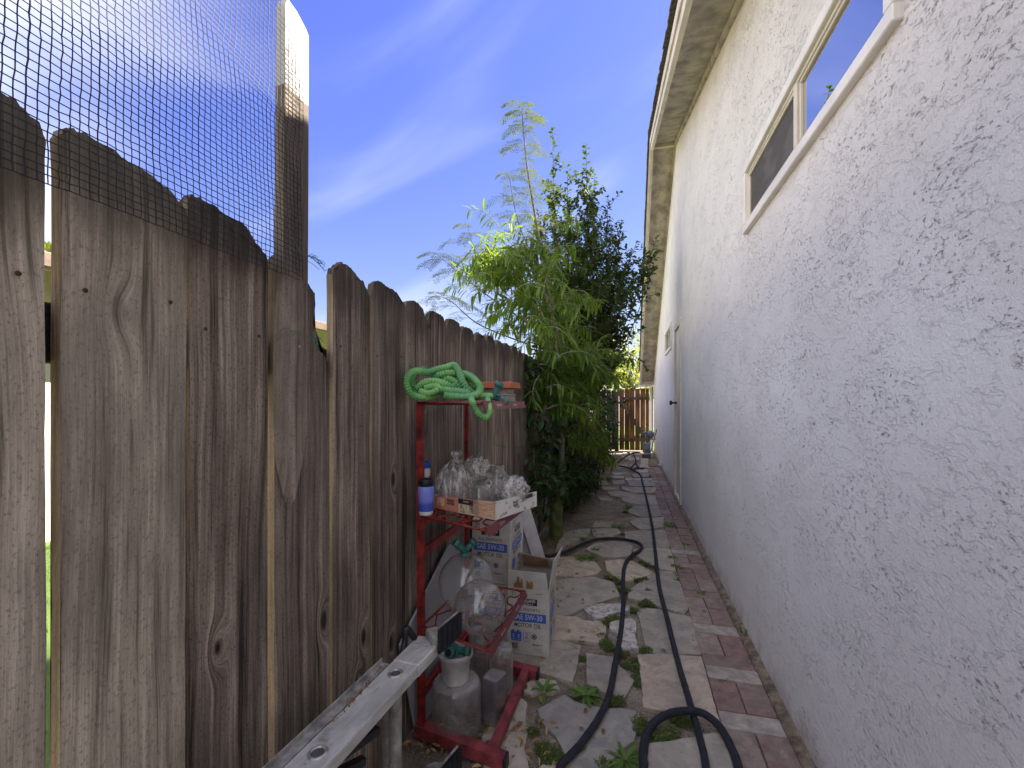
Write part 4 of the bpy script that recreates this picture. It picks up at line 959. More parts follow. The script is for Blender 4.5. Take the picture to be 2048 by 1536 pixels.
# ============================================================ red rack
M_red = plain('red_painted_steel', (0.30, 0.020, 0.016), 0.48, var=0.34, scale=26, bump=0.0003)
M_redd = plain('dark_red_strip', (0.20, 0.035, 0.038), 0.5, var=0.2, scale=20)
M_redf = plain('faded_red_base', (0.30, 0.05, 0.055), 0.55, var=0.25, scale=24)
rack = thing('display_rack', 'rusty red metal display rack with three wire shelves leaning by the fence', 'rack', (-0.72, 1.46, 0))
def rp(o): o.parent = rack; o.matrix_parent_inverse = Matrix.Translation(-Vector(rack.location)); return o
def quickbar(name, a, b, w, h, mat, up=(0, 0, 1), par=None):
    bm = bmesh.new(); bar(bm, a, b, w, h, up); bmesh.ops.recalc_face_normals(bm, faces=bm.faces)
    o = mesh_obj(name, bm, mat)
    return rp(o) if par is None else o
PN, PF = Vector((-0.705, 1.462, 0)), Vector((-0.700, 1.915, 0))
quickbar('upright', PN+Vector((0, 0, .03)), PN+Vector((-.006, 0, 1.185)), 0.020, 0.022, M_red, (1, 0, 0))
quickbar('upright', PF+Vector((0, 0, .03)), PF+Vector((-.002, 0, 1.185)), 0.019, 0.018, M_red, (1, 0, 0))
quickbar('side_bar', PN+Vector((0, .02, .66)), PF+Vector((0, -.02, .66)), 0.012, 0.030, M_red)
quickbar('side_bar', PN+Vector((0, .02, .765)), PN+Vector((0, .16, .765)), 0.012, 0.026, M_red)
quickbar('side_bar', PN+Vector((0, .02, .16)), PF+Vector((0, -.02, .16)), 0.014, 0.032, M_red)
quickbar('foot', (-0.725, 1.47, 0.033), (-0.382, 1.402, 0.033), 0.040, 0.040, M_redf)
quickbar('foot', (-0.715, 1.93, 0.033), (-0.372, 1.885, 0.033), 0.040, 0.040, M_redf)
quickbar('base_rail', (-0.432, 1.430, 0.040), (-0.420, 1.872, 0.040), 0.030, 0.030, M_redf)
for p in ((-0.3815, 1.402), (-0.3715, 1.885)): rp(boxo('end_cap', (p[0]-.002, p[1]-.022, .011), (p[0]+.007, p[1]+.018, .055), M_dark, bev=.002))
def shelf(NI, NO, FO, FI, squig=True, name='shelf'):
    NI, NO, FO, FI = map(Vector, (NI, NO, FO, FI))
    bm = bmesh.new()
    for a, b in ((NI, NO), (NO, FO), (FO, FI), (FI, NI)): tube(bm, [a, b], 0.0045, 8)
    s = mesh_obj(name, bm, M_red); rp(s)
    for q in range(5):
        t = (q+.5)/5; A = NI.lerp(NO, t); B = FI.lerp(FO, t)
        n = 60; pts = []
        side = (NO-NI).normalized()
        for k in range(n+1):
            u = k/n; pts.append(A.lerp(B, u) + side*0.020*math.sin(u*math.pi*7 + q*math.pi) + (B-A).normalized()*0.012*math.sin(u*math.pi*14 + q) + Vector((0, 0, 0.0015)))
        bm = bmesh.new(); tube(bm, pts, 0.0034, 6); mesh_obj('wavy_rod', bm, M_red, s)
    # label strip along the outer edge, tilted outwards
    bm = bmesh.new(); out = Vector((1, 0, 0)); dn = Vector((0.010, 0, -0.027))
    P = [NO+Vector((.005, 0, .008)), FO+Vector((.005, 0, .008))]; Q = [p+dn for p in P]
    a = [bm.verts.new(p) for p in (P[0], P[1], Q[1], Q[0])]; b = [bm.verts.new(p-Vector((.003, 0, 0))) for p in (P[0], P[1], Q[1], Q[0])]
    bm.faces.new(a); bm.faces.new(list(reversed(b)))
    for k in range(4): bm.faces.new((a[k], b[k], b[(k+1) % 4], a[(k+1) % 4]))
    bmesh.ops.recalc_face_normals(bm, faces=bm.faces); lab = mesh_obj('label_strip', bm, M_redd, s)
    # small worn white marks printed on the strip
    bm = bmesh.new(); L = P[1]-P[0]
    for c0, cnt in ((.30, 8), (.70, 7)):
        for k in range(cnt):
            t0 = c0 + k*.014 - .05; o_ = P[0] + L*t0 + dn*0.5 + Vector((.0006, 0, 0)); hgt = rnd.choice((.006, .009, .007)) if k else .011
            v = dn.normalized()*hgt/2; u_ = L.normalized()*rnd.choice((.0016, .0022)); 
            bm.faces.new([bm.verts.new(p) for p in (o_-v-u_*.5, o_-v+u_, o_+v+u_, o_+v-u_*.5)])
    mesh_obj('worn_lettering', bm, M_lightink, s)
    return s
SB = shelf((-.700, 1.455, .405), (-.432, 1.365, .400), (-.430, 1.885, .378), (-.690, 1.905, .385))
SM = shelf((-.695, 1.440, .795), (-.432, 1.348, .790), (-.428, 1.868, .757), (-.690, 1.905, .775))
STp = shelf((-.705, 1.430, 1.190), (-.440, 1.330, 1.190), (-.428, 1.850, 1.186), (-.700, 1.910, 1.190))
# sheet-metal top tray
bm = bmesh.new(); a = [bm.verts.new(p) for p in ((-.706, 1.44, 1.186), (-.445, 1.342, 1.186), (-.432, 1.845, 1.183), (-.70, 1.905, 1.186))]; bm.faces.new(a)
b_ = [bm.verts.new(v.co - Vector((0, 0, .002))) for v in a]; bm.faces.new(list(reversed(b_)))
rp(mesh_obj('top_plate', bm, M_red))

# ============================================================ things on the top shelf
def mk_green():
    s = Mat('green_expanding_hose'); v = s.coord('Object'); n = s.noise(v, 14, 4)
    c = s.mix(s.ramp(n, 0.35, 0.65), (0.10, 0.33, 0.09), (0.24, 0.52, 0.16)); c = s.mix(s.ramp(s.noise(v, 6, 2), 0.5, 0.7, 0, .6), c, (0.13, 0.34, 0.20))
    s.set(Base_Color=c, Roughness=0.6, Normal=s.bump(s.voro(v, 700), 0.0008)); return s.m
M_green = mk_green()
def ribbed(bm, zpts, D, r=0.0118, z5=True):
    P = [cp(780 + x/4.2675, 700 + y/4.2675, d if d else D) for x, y, d in [(p[0], p[1], p[2] if len(p) > 2 else D) for p in zpts]]
    P = smooth_path(P, 10)
    # resample evenly
    out = [P[0]]; acc = 0; step = 0.0022
    for a, b in zip(P[:-1], P[1:]):
        L = (b-a).length; t = step-acc
        while t <= L and L > 0: out.append(a.lerp(b, t/L)); t += step
        acc = L-(t-step)
    rr = [r*(1 + 0.16*math.sin(i*step/0.0092*2*math.pi + 1.2*noise.noise(out[i]*20)) + 0.10*noise.noise(out[i]*35)) for i in range(len(out))]
    tube(bm, out, rr, 12)
bm = bmesh.new()
ribbed(bm, [(560,135,1.60),(470,150,1.60),(400,165,1.59),(320,190,1.57),(220,180,1.55),(155,225,1.53),(145,300,1.52),(180,375,1.52),(250,402,1.52),(340,400,1.53),(430,390,1.54)], 1.55)
ribbed(bm, [(300,165,1.64),(230,180,1.62),(200,230,1.6),(190,300,1.58),(215,360,1.57),(290,385,1.57),(380,395,1.58)], 1.6)
ribbed(bm, [(470,390,1.50),(560,398,1.49),(660,400,1.49),(740,380,1.50),(768,330,1.52),(740,275,1.55),(690,228,1.58),(620,205,1.6),(540,210,1.62)], 1.52)
ribbed(bm, [(470,160,1.62),(540,132,1.60),(575,165,1.57),(600,220,1.55),(625,280,1.54),(660,335,1.54),(710,372,1.55)], 1.57)
ribbed(bm, [(375,245,1.60),(430,212,1.58),(540,195,1.58),(600,215,1.6)], 1.58)
ribbed(bm, [(235,325,1.56),(300,280,1.55),(380,268,1.54),(460,290,1.54),(540,325,1.55)], 1.55, r=.0125)
ribbed(bm, [(255,350,1.53),(320,372,1.52),(390,352,1.51),(410,318,1.52),(350,312,1.53),(300,330,1.54)], 1.52, r=.0105)
ribbed(bm, [(420,335,1.52),(500,345,1.51),(600,355,1.51),(680,375,1.52)], 1.52)
ribbed(bm, [(440,280,1.58),(500,250,1.57),(560,275,1.56),(600,310,1.56),(640,340,1.56)], 1.57)
ribbed(bm, [(640,210,1.62),(690,260,1.6),(700,310,1.6),(650,340,1.6)], 1.6)
ribbed(bm, [(380,300,1.56),(420,318,1.55),(480,325,1.55),(560,300,1.56)], 1.56)
ribbed(bm, [(720,402,1.56),(820,394,1.62),(925,402,1.66)], 1.6, r=.0105)
ribbed(bm, [(690,410,1.50),(705,450,1.40),(722,495,1.395),(765,555,1.40),(815,575,1.41),(842,545,1.42),(845,500,1.43),(835,440,1.50),(830,410,1.56)], 1.42, r=.0095)
tag(mesh_obj('coiled_hose', bm, M_green, smooth=True), 'bright green ribbed expanding hose heaped in coils on the top shelf of the red rack', 'hose')
M_teal = plain('teal_plastic', (0.035, 0.17, 0.145), 0.45, var=0.15)
def splitter(label, at, rz, s=1.0):
    bm = bmesh.new()
    tube(bm, [(0, 0, 0), (0, 0, .012*s)], .017*s, 14); tube(bm, [(0, 0, .012*s), (0, 0, .028*s)], .011*s, 12)
    for sg in (-1, 1):
        tube(bm, [(0, 0, .022*s), (sg*.016*s, 0, .034*s), (sg*.026*s, 0, .044*s)], .0105*s, 12, cap=False); tube(bm, [(sg*.024*s, 0, .042*s), (sg*.036*s, 0, .054*s)], .0150*s, 14)
    tube(bm, [(0, -.002, .03*s), (0, -.022*s, .034*s)], .006*s, 8)
    o = mesh_obj('hose_splitter', bm, M_teal, smooth=True); o.location = at; o.rotation_euler = rz
    bm = bmesh.new()
    for sg in (-1, 1): tube(bm, [(sg*.0362*s, 0, .0542*s), (sg*.0366*s, 0, .0546*s)], .0105*s, 12)
    mesh_obj('inlet', bm, M_dark, o)
    return tag(o, label, 'hose splitter', 'teal hose splitters')
pb = cp(930, 1112, 1.60); splitter('teal hose splitter standing on top of the rear glass globe', pb, (0, 0, R(25)))
sp1 = cp(976, 792, 1.64); o = splitter('teal hose splitter lying among the green coils beside the terracotta tray', (sp1.x, sp1.y, 1.205), (R(10), R(70), R(30)), 1.15)
# box with terracotta lid
M_terra = plain('terracotta_plastic', (0.42, 0.12, 0.045), 0.7, var=0.12, scale=18)
M_beige = plain('beige_plastic', (0.36, 0.31, 0.24), 0.6, var=0.1, scale=18)
tl = thing('planter_trays', 'beige plastic tub under an upturned terracotta tray at the back of the top shelf', 'tray', (-.56, 1.80, 1.191))
def rr_box(name, w, d, z0, z1, taper, mat, par, rad=.018, lip=0):
    bm = bmesh.new(); prof = [(1-taper, z0), (1, z1-.004), (0.975, z1)]
    rings = []
    for s_, z in prof:
        ring = []
        for cx, cy, a0 in ((1, 1, 0), (-1, 1, 90), (-1, -1, 180), (1, -1, 270)):
            for k in range(5):
                a = R(a0 + k*22.5); ring.append(bm.verts.new(((cx*(w/2-rad)+rad*math.cos(a))*s_, (cy*(d/2-rad)+rad*math.sin(a))*s_, z)))
        rings.append(ring)
    n = len(rings[0])
    for A, B in zip(rings[:-1], rings[1:]):
        for k in range(n): bm.faces.new((A[k], A[(k+1) % n], B[(k+1) % n], B[k]))
    bm.faces.new(list(reversed(rings[0]))); bm.faces.new(rings[-1])
    return mesh_obj(name, bm, mat, par)
rr_box('tub', .20, .125, 0.0, .026, -.04, M_beige, tl); rr_box('tub_rim', .205, .13, .027, .034, 0, M_beige, tl); rr_box('tub', .19, .12, .035, .056, .01, M_beige, tl); rr_box('tray', .235, .155, .057, .082, -.03, M_terra, tl)

# ============================================================ middle shelf
def bottle(label, at, parts, kind='squeeze bottle', grp=None):
    t = thing('plastic_bottle', label, kind, at, 0, grp)
    for nm, prof, mat in parts:
        bm = bmesh.new(); lathe(bm, prof, 28); mesh_obj(nm, bm, mat, t, smooth=True)
    return t
M_bluecap = plain('blue_cap', (0.02, 0.07, 0.55), 0.4, var=0.1)
M_wplast = plain('white_bottle', (0.72, 0.71, 0.72), 0.4, var=0.06)
def mk_bluebottle():
    s = Mat('translucent_blue_plastic'); v = s.coord('Object'); sp = s.node('ShaderNodeSeparateXYZ'); s.l.new(v, sp.inputs[0])
    c = s.mix(s.ramp(sp.outputs[2], .035, .055), (0.055, 0.10, 0.50), (0.20, 0.24, 0.66)); s.set(Base_Color=c, Roughness=0.35, Subsurface_Weight=0.3); return s.m
p = on(852, 1029, Z=.800)
bottle('blue translucent bottle with black lid at the front of the middle shelf', (p.x, p.y, .800), [
 ('base', [(.0001, 0), (.022, 0), (.024, .006), (.0245, .014)], M_wplast),
 ('body', [(.0245, .0142), (.026, .02), (.0275, .06), (.0285, .075), (.0285, .092), (.027, .098), (.024, .101), (.0001, .1015)], mk_bluebottle()),
 ('lid', [(.0245, .100), (.026, .102), (.026, .122), (.025, .125), (.0001, .1255)], M_dark)], grp='bottles on the middle shelf')
p = on(849, 1014, Z=.798)
bottle('white squeeze bottle with bright blue cap standing behind the blue bottle', (p.x, p.y, .798), [
 ('body', [(.0001, 0), (.026, 0), (.028, .01), (.028, .075), (.024, .088), (.016, .100), (.015, .108), (.021, .120), (.0225, .132), (.021, .144), (.0195, .148), (.0001, .149)], M_wplast),
 ('cap', [(.0215, .148), (.0225, .150), (.0225, .166), (.021, .170), (.0001, .171)], M_bluecap)], grp='bottles on the middle shelf')

# peanut butter carton tray
A = on(991, 1043, Z=.793); B = on(864, 1017, Z=.793); Cc = on(1050, 1011, Z=.793)
ang = math.atan2((A-B).y, (A-B).x); TW = (A-B).length; TD = (Cc-A).length
tray = thing('carton_tray', 'shallow orange and white printed tray of glass jars and bags on the middle shelf', 'carton', (A.x, A.y, .797), ang)
def mk_pbprint():
    s = Mat('orange_carton_print'); v = s.coord('Object'); sp = s.node('ShaderNodeSeparateXYZ'); s.l.new(v, sp.inputs[0])
    st = s.math('SINE', s.math('MULTIPLY_ADD', sp.outputs[2], 900, s.math('MULTIPLY', s.noise(v, 20, 2), 5)))
    c = s.mix(s.ramp(st, -1, 1), (0.60, 0.20, 0.13), (0.66, 0.30, 0.21))
    f = s.ramp(s.math('ADD', sp.outputs[0], s.math('MULTIPLY', s.noise(v, 30, 4), .02)), -.10, -.05); c2 = s.mix(s.ramp(s.noise(s.map(v, (1, 1, 5)), 30, 4), .4, .6), (0.72, 0.52, 0.36), (0.62, 0.33, 0.19)); c = s.mix(f, c, c2)
    s.set(Base_Color=c, Roughness=0.6); return s.m
def mk_wprint():
    s = Mat('white_carton_print'); v = s.coord('Object'); n = s.ramp(s.noise(s.map(v, (1, 1, 2.2)), 28, 5, .6), .57, .62)
    s.set(Base_Color=s.mix(n, (0.66, 0.64, 0.60), (0.38, 0.27, 0.14)), Roughness=0.6); return s.m
TH_ = 0.046
def wavy_wall(name, p0, p1, h0, h1, mat, wave=True, th=.003):
    p0 = Vector(p0); p1 = Vector(p1); L = (p1-p0).length; n = 60 if wave else 8; dirv = (p1-p0)/L; nn = Vector((-dirv.y, dirv.x, 0))*th
    bm = bmesh.new(); a = []; b = []
    for k in range(n+1):
        t = k/n; z = h0 + (h1-h0)*t + (0.0016*abs(math.sin(t*L/.013*math.pi)) if wave else 0)
        q = p0.lerp(p1, t); a.append((bm.verts.new(q), bm.verts.new(q+Vector((0, 0, z))))); b.append((bm.verts.new(q+nn), bm.verts.new(q+nn+Vector((0, 0, z)))))
    for k in range(n):
        bm.faces.new((a[k][0], a[k+1][0], a[k+1][1], a[k][1])); bm.faces.new((b[k+1][0], b[k][0], b[k][1], b[k+1][1])); bm.faces.new((a[k][1], a[k+1][1], b[k+1][1], b[k][1]))
    return mesh_obj(name, bm, mat, tray)
wavy_wall('side_panel', (-TW, 0, 0), (-.0032, 0, 0), TH_-.002, TH_+.014, mk_pbprint())
wavy_wall('side_panel', (0, 0, 0), (0, TD, 0), TH_+.016, TH_+.010, mk_wprint(), False)
wavy_wall('side_panel', (0, TD, 0), (-TW, TD, 0), TH_, TH_, M_card, False)
wavy_wall('side_panel', (-TW, TD-.004, 0), (-TW, .004, 0), TH_, TH_, M_card, False)
boxo('bottom', (-TW+.004, .004, .0005), (-.004, TD-.004, .003), M_kraft, tray)
MF = Matrix.Translation((-TW, -.0004, 0)) @ Matrix.Rotation(R(90), 4, 'X')
M_cream2 = plain('cream_print', (0.72, 0.58, 0.36), 0.6, var=.06)
bm = bmesh.new(); quad_into(bm, MF, .135, .214, .001, .040, .0003); mesh_obj('printed_panel', bm, M_cream2, tray)
bm = bmesh.new(); quad_into(bm, MF, .135, .205, .034, .052, .0006)
T = Matrix.Translation
text_into(bm, '8', MF @ T((.150, .023, .0006)), .017, .9, .0003); text_into(bm, 'g', MF @ T((.160, .019, .0006)), .010, .9, .0002); text_into(bm, 'PROTEIN', MF @ T((.155, .0065, .0006)), .0062, .9, .0002); text_into(bm, 'PLANT-BASED', MF @ T((.155, .012, .0006)), .0036, .9)
text_into(bm, 'ONLY', MF @ T((.195, .030, .0006)), .0065, .95, .0002); text_into(bm, '70', MF @ T((.195, .0185, .0006)), .018, .9, .0003); text_into(bm, 'CALORIES', MF @ T((.195, .008, .0006)), .0038, .95)
quad_into(bm, MF, .1735, .1742, .004, .032, .0006)
text_into(bm, 'PEANUT', MF @ T((.097, .038, .0006)), .0115, .85, .0005); text_into(bm, 'BUTTER', MF @ T((.097, .027, .0006)), .0115, .85, .0005)
mesh_obj('black_lettering', bm, M_ink, tray)
bm = bmesh.new(); text_into(bm, 'PB', MF @ T((.047, .027, .0006)), .036, .95, .0022); text_into(bm, 'POWDER', MF @ T((.097, .0165, .0006)), .0095, .85, .0001); text_into(bm, 'PRESERVE', MF @ T((.172, .044, .0009)), .0065, .95, .0002); mesh_obj('cream_lettering', bm, M_cream2, tray)
MS = Matrix.Translation((.0004, 0, 0)) @ Matrix.Rotation(R(90), 4, 'Z') @ Matrix.Rotation(R(90), 4, 'X')
bm = bmesh.new(); text_into(bm, 'PEANUT', MS @ T((.115, .040, .0004)), .010, .85, .0004); text_into(bm, 'BUTTER', MS @ T((.115, .030, .0004)), .010, .85, .0004); quad_into(bm, MS, .175, .222, .040, .055, .0004); mesh_obj('black_lettering', bm, M_ink, tray)

# clear plastic bags
def mk_bag():
    s = Mat('thin_clear_film'); v = s.coord('Object'); n = s.noise(s.map(v, (1, 1, .35)), 60, 4, .6)
    tr = s.node('ShaderNodeBsdfTransparent'); tr.inputs[0].default_value = (.93, .92, .90, 1); gl = s.node('ShaderNodeBsdfGlossy'); gl.inputs['Roughness'].default_value = .18
    df = s.node('ShaderNodeBsdfDiffuse'); df.inputs[0].default_value = (.78, .75, .71, 1)
    bn = s.bump(n, .004); s.l.new(bn, gl.inputs['Normal']); s.l.new(bn, df.inputs['Normal'])
    m1 = s.node('ShaderNodeMixShader'); s.l.new(s.ramp(n, .38, .68, .12, .72), m1.inputs[0]); s.l.new(tr.outputs[0], m1.inputs[1]); s.l.new(df.outputs[0], m1.inputs[2])
    m2 = s.node('ShaderNodeMixShader'); fr = s.node('ShaderNodeFresnel'); fr.inputs[0].default_value = 1.5; s.l.new(bn, fr.inputs['Normal']); s.l.new(fr.outputs[0], m2.inputs[0])
    s.l.new(m1.outputs[0], m2.inputs[1]); s.l.new(gl.outputs[0], m2.inputs[2]); s.l.new(m2.outputs[0], s.out.inputs[0]); return s.m
M_bag = mk_bag()
pb_ = cp(913, 1010, 1.745); bx0, by0 = pb_.x, pb_.y
prof = []
pts = [(.062, 0), (.072, .03), (.077, .065), (.073, .10), (.060, .130), (.040, .152), (.020, .166), (.010, .172), (.012, .178), (.018, .186), (.020, .196), (.013, .203), (.0005, .204)]
bm = bmesh.new(); P = []
for i in range(len(pts)-1):
    for k in range(5): t = k/5; P.append((pts[i][0]*(1-t)+pts[i+1][0]*t, pts[i][1]*(1-t)+pts[i+1][1]*t))
P.append(pts[-1])
vs = lathe(bm, P, 96, wob=lambda a, j: 1 + (0.05 + .06*(j/len(P)))*math.sin(a*13 + 2*math.sin(a*3)) * (1 if j > 8 else .4) + .05*noise.noise(Vector((math.cos(a)*2, math.sin(a)*2, j*.1))))
o = mesh_obj('plastic_bag', bm, M_bag, smooth=True); o.location = (bx0, by0, .801)
tag(o, 'clear plastic bag gathered and tied in a knot at the left of the carton tray', 'plastic bag', 'clear plastic bags in the tray')
def crumple(label, at, s3, seed):
    bm = bmesh.new(); bmesh.ops.create_icosphere(bm, subdivisions=5, radius=1)
    for v in bm.verts:
        p = v.co.copy(); n1 = noise.noise(p*2.1+Vector((seed, 0, 0))); n2 = abs(noise.noise(p*5.5+Vector((seed, 5, 0)))); n3 = abs(noise.noise(p*13+Vector((seed, 9, 0))))
        v.co = p*(0.92 + .28*n1 + .24*n2 + .10*n3); v.co = Vector((v.co.x*s3[0], v.co.y*s3[1], max(v.co.z*s3[2], -s3[2]*.72)))
    o = mesh_obj('plastic_bag', bm, M_bag, smooth=True); o.location = at
    return tag(o, label, 'plastic bag', 'clear plastic bags in the tray')
q = cp(1022, 980, 1.66); crumple('crumpled clear plastic bag filling the right corner of the carton tray', (q.x, q.y, q.z), (.062, .062, .050), 3)
q = cp(952, 940, 1.74); crumple('crinkled clear bag behind the tied bag and the upturned jar', (q.x, q.y, q.z), (.052, .045, .055), 11)
# glass jars
M_glass = glass_mat('clear_glass', dirt=0.10)
M_dusty = glass_mat('dusty_clear_plastic', dirt=0.30, rough=0.05)
def shell(bm, outer, th, n=40, inv=False):
    inner = [(max(r-th, .0002), z) for r, z in reversed(outer)]
    lathe(bm, outer + inner, n)
def jar(label, at, prof, th=.003, mat=None, cat='jar', grp='glass jars in the tray', name='glass_jar', tilt=(0, 0, 0)):
    bm = bmesh.new(); shell(bm, prof, th); o = mesh_obj(name, bm, mat or M_glass, smooth=True); o.location = at; o.rotation_euler = tilt
    return tag(o, label, cat, grp)
q = cp(980, 1020, 1.645); jar('big round glass jar with wide rim in the middle of the carton tray', (q.x, q.y, .801), [(.0005, 0), (.050, .0), (.060, .008), (.062, .085), (.056, .104), (.040, .112), (.040, .118), (.044, .120), (.044, .128)])
q = cp(957, 1028, 1.575); jar('small upturned glass jar leaning at the front edge of the carton tray', (q.x, q.y, .803), [(.026, 0), (.027, .010), (.031, .018), (.0315, .085), (.026, .095), (.0005, .096)], .004, tilt=(R(-4), R(3), 0))
q = cp(995, 1000, 1.72); jar('glass jar with open neck behind the big round jar', (q.x, q.y, .801), [(.0005, 0), (.036, .0), (.038, .01), (.038, .115), (.026, .13), (.026, .15)])

# ============================================================ lower shelf: two glass globes
def globe(label, c, r, hole, tilt):
    bm = bmesh.new(); pr = []
    a0 = math.asin(hole/r)
    for k in range(33):
        a = a0 + (math.pi-a0)*k/32; pr.append((max(r*math.sin(a), .0003), -r*math.cos(a)))
    pr = [(hole*1.02, -r*math.cos(a0)-.004)] + pr
    shell(bm, pr, .0025, 56); o = mesh_obj('glass_globe', bm, M_glass, smooth=True); o.location = c; o.rotation_euler = tilt
    return tag(o, label, 'glass globe', 'clear glass globes on the lower shelf')
M_glass = glass_mat('clear_globe_glass', dirt=0.05)
g1c = cp(959, 1213, 1.50); globe('front clear glass lamp globe with its round opening facing down', g1c, .0865, .044, (R(28), R(6), 0))
g2c = cp(933, 1163, 1.67); globe('rear clear glass lamp globe carrying a teal hose splitter', g2c, .104, .050, (R(-10), R(-20), 0))
# ============================================================ under the rack
q = on(913, 1460, Z=.012)
M_dusty2 = glass_mat('dusty_glass', dirt=0.13, rough=0.03)
jar('wide clear cylinder standing upside down under the white bucket', (q.x, q.y, ZS), [(.086, 0), (.088, .004), (.086, .168), (.080, .178), (.0005, .180)], .003, M_dusty2, 'vase', 'clear vases under the rack', 'glass_vase')
bk = thing('white_bucket', 'small white plastic bucket with lid and teal splitter on top', 'bucket', (q.x-.004, q.y, ZS+.181))
M_bucket = plain('white_tub_plastic', (0.62, 0.59, 0.56), 0.5, var=0.12, scale=22)
bm = bmesh.new(); lathe(bm, [(.0005, 0), (.044, 0), (.046, .003), (.054, .085), (.057, .086), (.057, .090), (.055, .091), (.056, .100)], 36); mesh_obj('tub', bm, M_bucket, bk, smooth=True)
bm = bmesh.new(); lathe(bm, [(.0615, .090), (.063, .091), (.063, .104), (.061, .108), (.055, .107), (.054, .1045), (.0005, .1045)], 36); mesh_obj('lid', bm, plain('clear_lid', (0.50, 0.50, 0.50), .35, var=.1), bk, smooth=True)
splitter('teal hose splitter lying on the lid of the white bucket', (q.x-.012, q.y, ZS+.181+.112), (R(75), R(10), R(40)), 1.1)
q = on(1002, 1402, Z=.012); jar('tall clear cylinder vase upside down at the right under the rack', (q.x, q.y, ZS), [(.046, 0), (.048, .003), (.047, .205), (.044, .214), (.0005, .216)], .0025, M_dusty2, 'vase', 'clear vases under the rack', 'glass_vase')
q = on(958, 1385, Z=.012); bm = bmesh.new()
pr = [(.036, 0), (.036, .25), (.033, .256), (.0005, .257)]; inner = [(r*.92+.0001, z-.002) for r, z in reversed(pr)]
lathe(bm, pr + inner, 64, wob=lambda a, j: 1 + .06*math.cos(a*16)); o = mesh_obj('glass_vase', bm, M_dusty2, smooth=True); o.location = (q.x, q.y, ZS); tag(o, 'tall fluted clear vase standing behind the white bucket', 'vase', 'clear vases under the rack')
q = on(985, 1452, Z=.012); bm = bmesh.new()
def rbox_shell(bm, w, d, h, t):
    for sgn, ww, dd, z1 in ((1, w, d, h), (-1, w-2*t, d-2*t, h-t)):
        ring = lambda s_, z: [bm.verts.new(((cx*(ww/2-.008)+.008*math.cos(R(a)))*s_, (cy*(dd/2-.008)+.008*math.sin(R(a)))*s_, z)) for cx, cy, a0 in ((1,1,0),(-1,1,90),(-1,-1,180),(1,-1,270)) for a in (a0, a0+30, a0+60, a0+90)]
        A = ring(.94, 0); B = ring(1, z1-.006); Cq = ring(.95, z1); n = len(A)
        for P_, Q_ in ((A, B), (B, Cq)):
            for k in range(n): f = bm.faces.new((P_[k], P_[(k+1) % n], Q_[(k+1) % n], Q_[k]) if sgn > 0 else (P_[k], Q_[k], Q_[(k+1) % n], P_[(k+1) % n]))
        bm.faces.new(Cq if sgn > 0 else list(reversed(Cq)))
rbox_shell(bm, .066, .085, .165, .003); o = mesh_obj('glass_vase', bm, glass_mat('greyish_plastic', (.88, .89, .93), .04, .10), smooth=False); o.location = (q.x-.01, q.y+.03, ZS); o.rotation_euler = (R(-3), R(2), R(-14))
tag(o, 'square grey tinted vase upside down in front of the red base rail', 'vase', 'clear vases under the rack')

# grey panel leaning behind the rack
def PX(u, v, x): return on(u, v, X=x)
pp = [(-.7375, *(PX(u, v, -.735).yz)) for u, v in ((900,1088),(1010,1175),(1015,1400),(960,1480),(830,1470),(800,1290))]
bm = bmesh.new(); a = [bm.verts.new((-.728 - (p[2])*.012, p[1], max(p[2], .005))) for p in pp]; b = [bm.verts.new(v.co - Vector((.008, 0, 0))) for v in a]
bm.faces.new(a); bm.faces.new(list(reversed(b)))
for k in range(len(a)): bm.faces.new((a[k], b[k], b[(k+1) % len(a)], a[(k+1) % len(a)]))
bmesh.ops.recalc_face_normals(bm, faces=bm.faces)
tag(mesh_obj('grey_board', bm, plain('grey_laminate', (0.36, 0.36, 0.37), 0.45, var=.12, scale=6)), 'pale grey laminate board tilted on its corner between the rack and the fence', 'board')
# white planks
M_wpl = plain('white_painted_wood', (0.66, 0.65, 0.66), 0.6, var=.1, scale=12)
bm = bmesh.new(); bar(bm, on(1088, 1150, Z=.0), cp(1038, 985, 3.06), .085, .045, up=(-.3, 1, 0)); bmesh.ops.recalc_face_normals(bm, faces=bm.faces)
tag(mesh_obj('white_plank', bm, M_wpl), 'white painted plank leaning against the fence behind the open carton', 'plank', 'planks leaning on the fence')
bm = bmesh.new(); bar(bm, on(1062, 1150, Z=.0), cp(1022, 1010, 3.10), .06, .03, up=(-.3, 1, 0)); bmesh.ops.recalc_face_normals(bm, faces=bm.faces)
tag(mesh_obj('grey_plank', bm, plain('grey_painted_wood', (0.36, 0.37, 0.41), .7)), 'grey plank half hidden behind the white painted plank', 'plank', 'planks leaning on the fence')

# ============================================================ aluminium ladder lying on its side
M_alu = Mat('dull_aluminium'); _v = M_alu.coord('Object'); _n = M_alu.noise(M_alu.map(_v, (1, .25, 1)), 40, 5, .65); _n2 = M_alu.noise(_v, 17, 5, .6)
_c = M_alu.mix(M_alu.ramp(_n, .3, .7), (.44, .43, .40), (.66, .645, .61)); _c = M_alu.mix(M_alu.math('MULTIPLY', M_alu.ramp(_n2, .58, .74), .6), _c, (.20, .17, .14)); _c = M_alu.mix(M_alu.ramp(M_alu.noise(_v, 70, 3), .70, .76, 0, .7), _c, (.10, .07, .05))
M_alu.set(Base_Color=_c, Roughness=M_alu.ramp(_n, .3, .7, .42, .62), Metallic=0.2, Normal=M_alu.bump(_n, .0006)); M_alu = M_alu.m
M_alu2 = plain('dark_aluminium', (.40, .385, .355), .5, .2, var=.25, scale=30)
ladder = thing('aluminium_ladder', 'weathered aluminium extension ladder lying on its side along the fence', 'ladder', (-0.59, 1.22, 0), R(-4.1))
ZT = 0.470
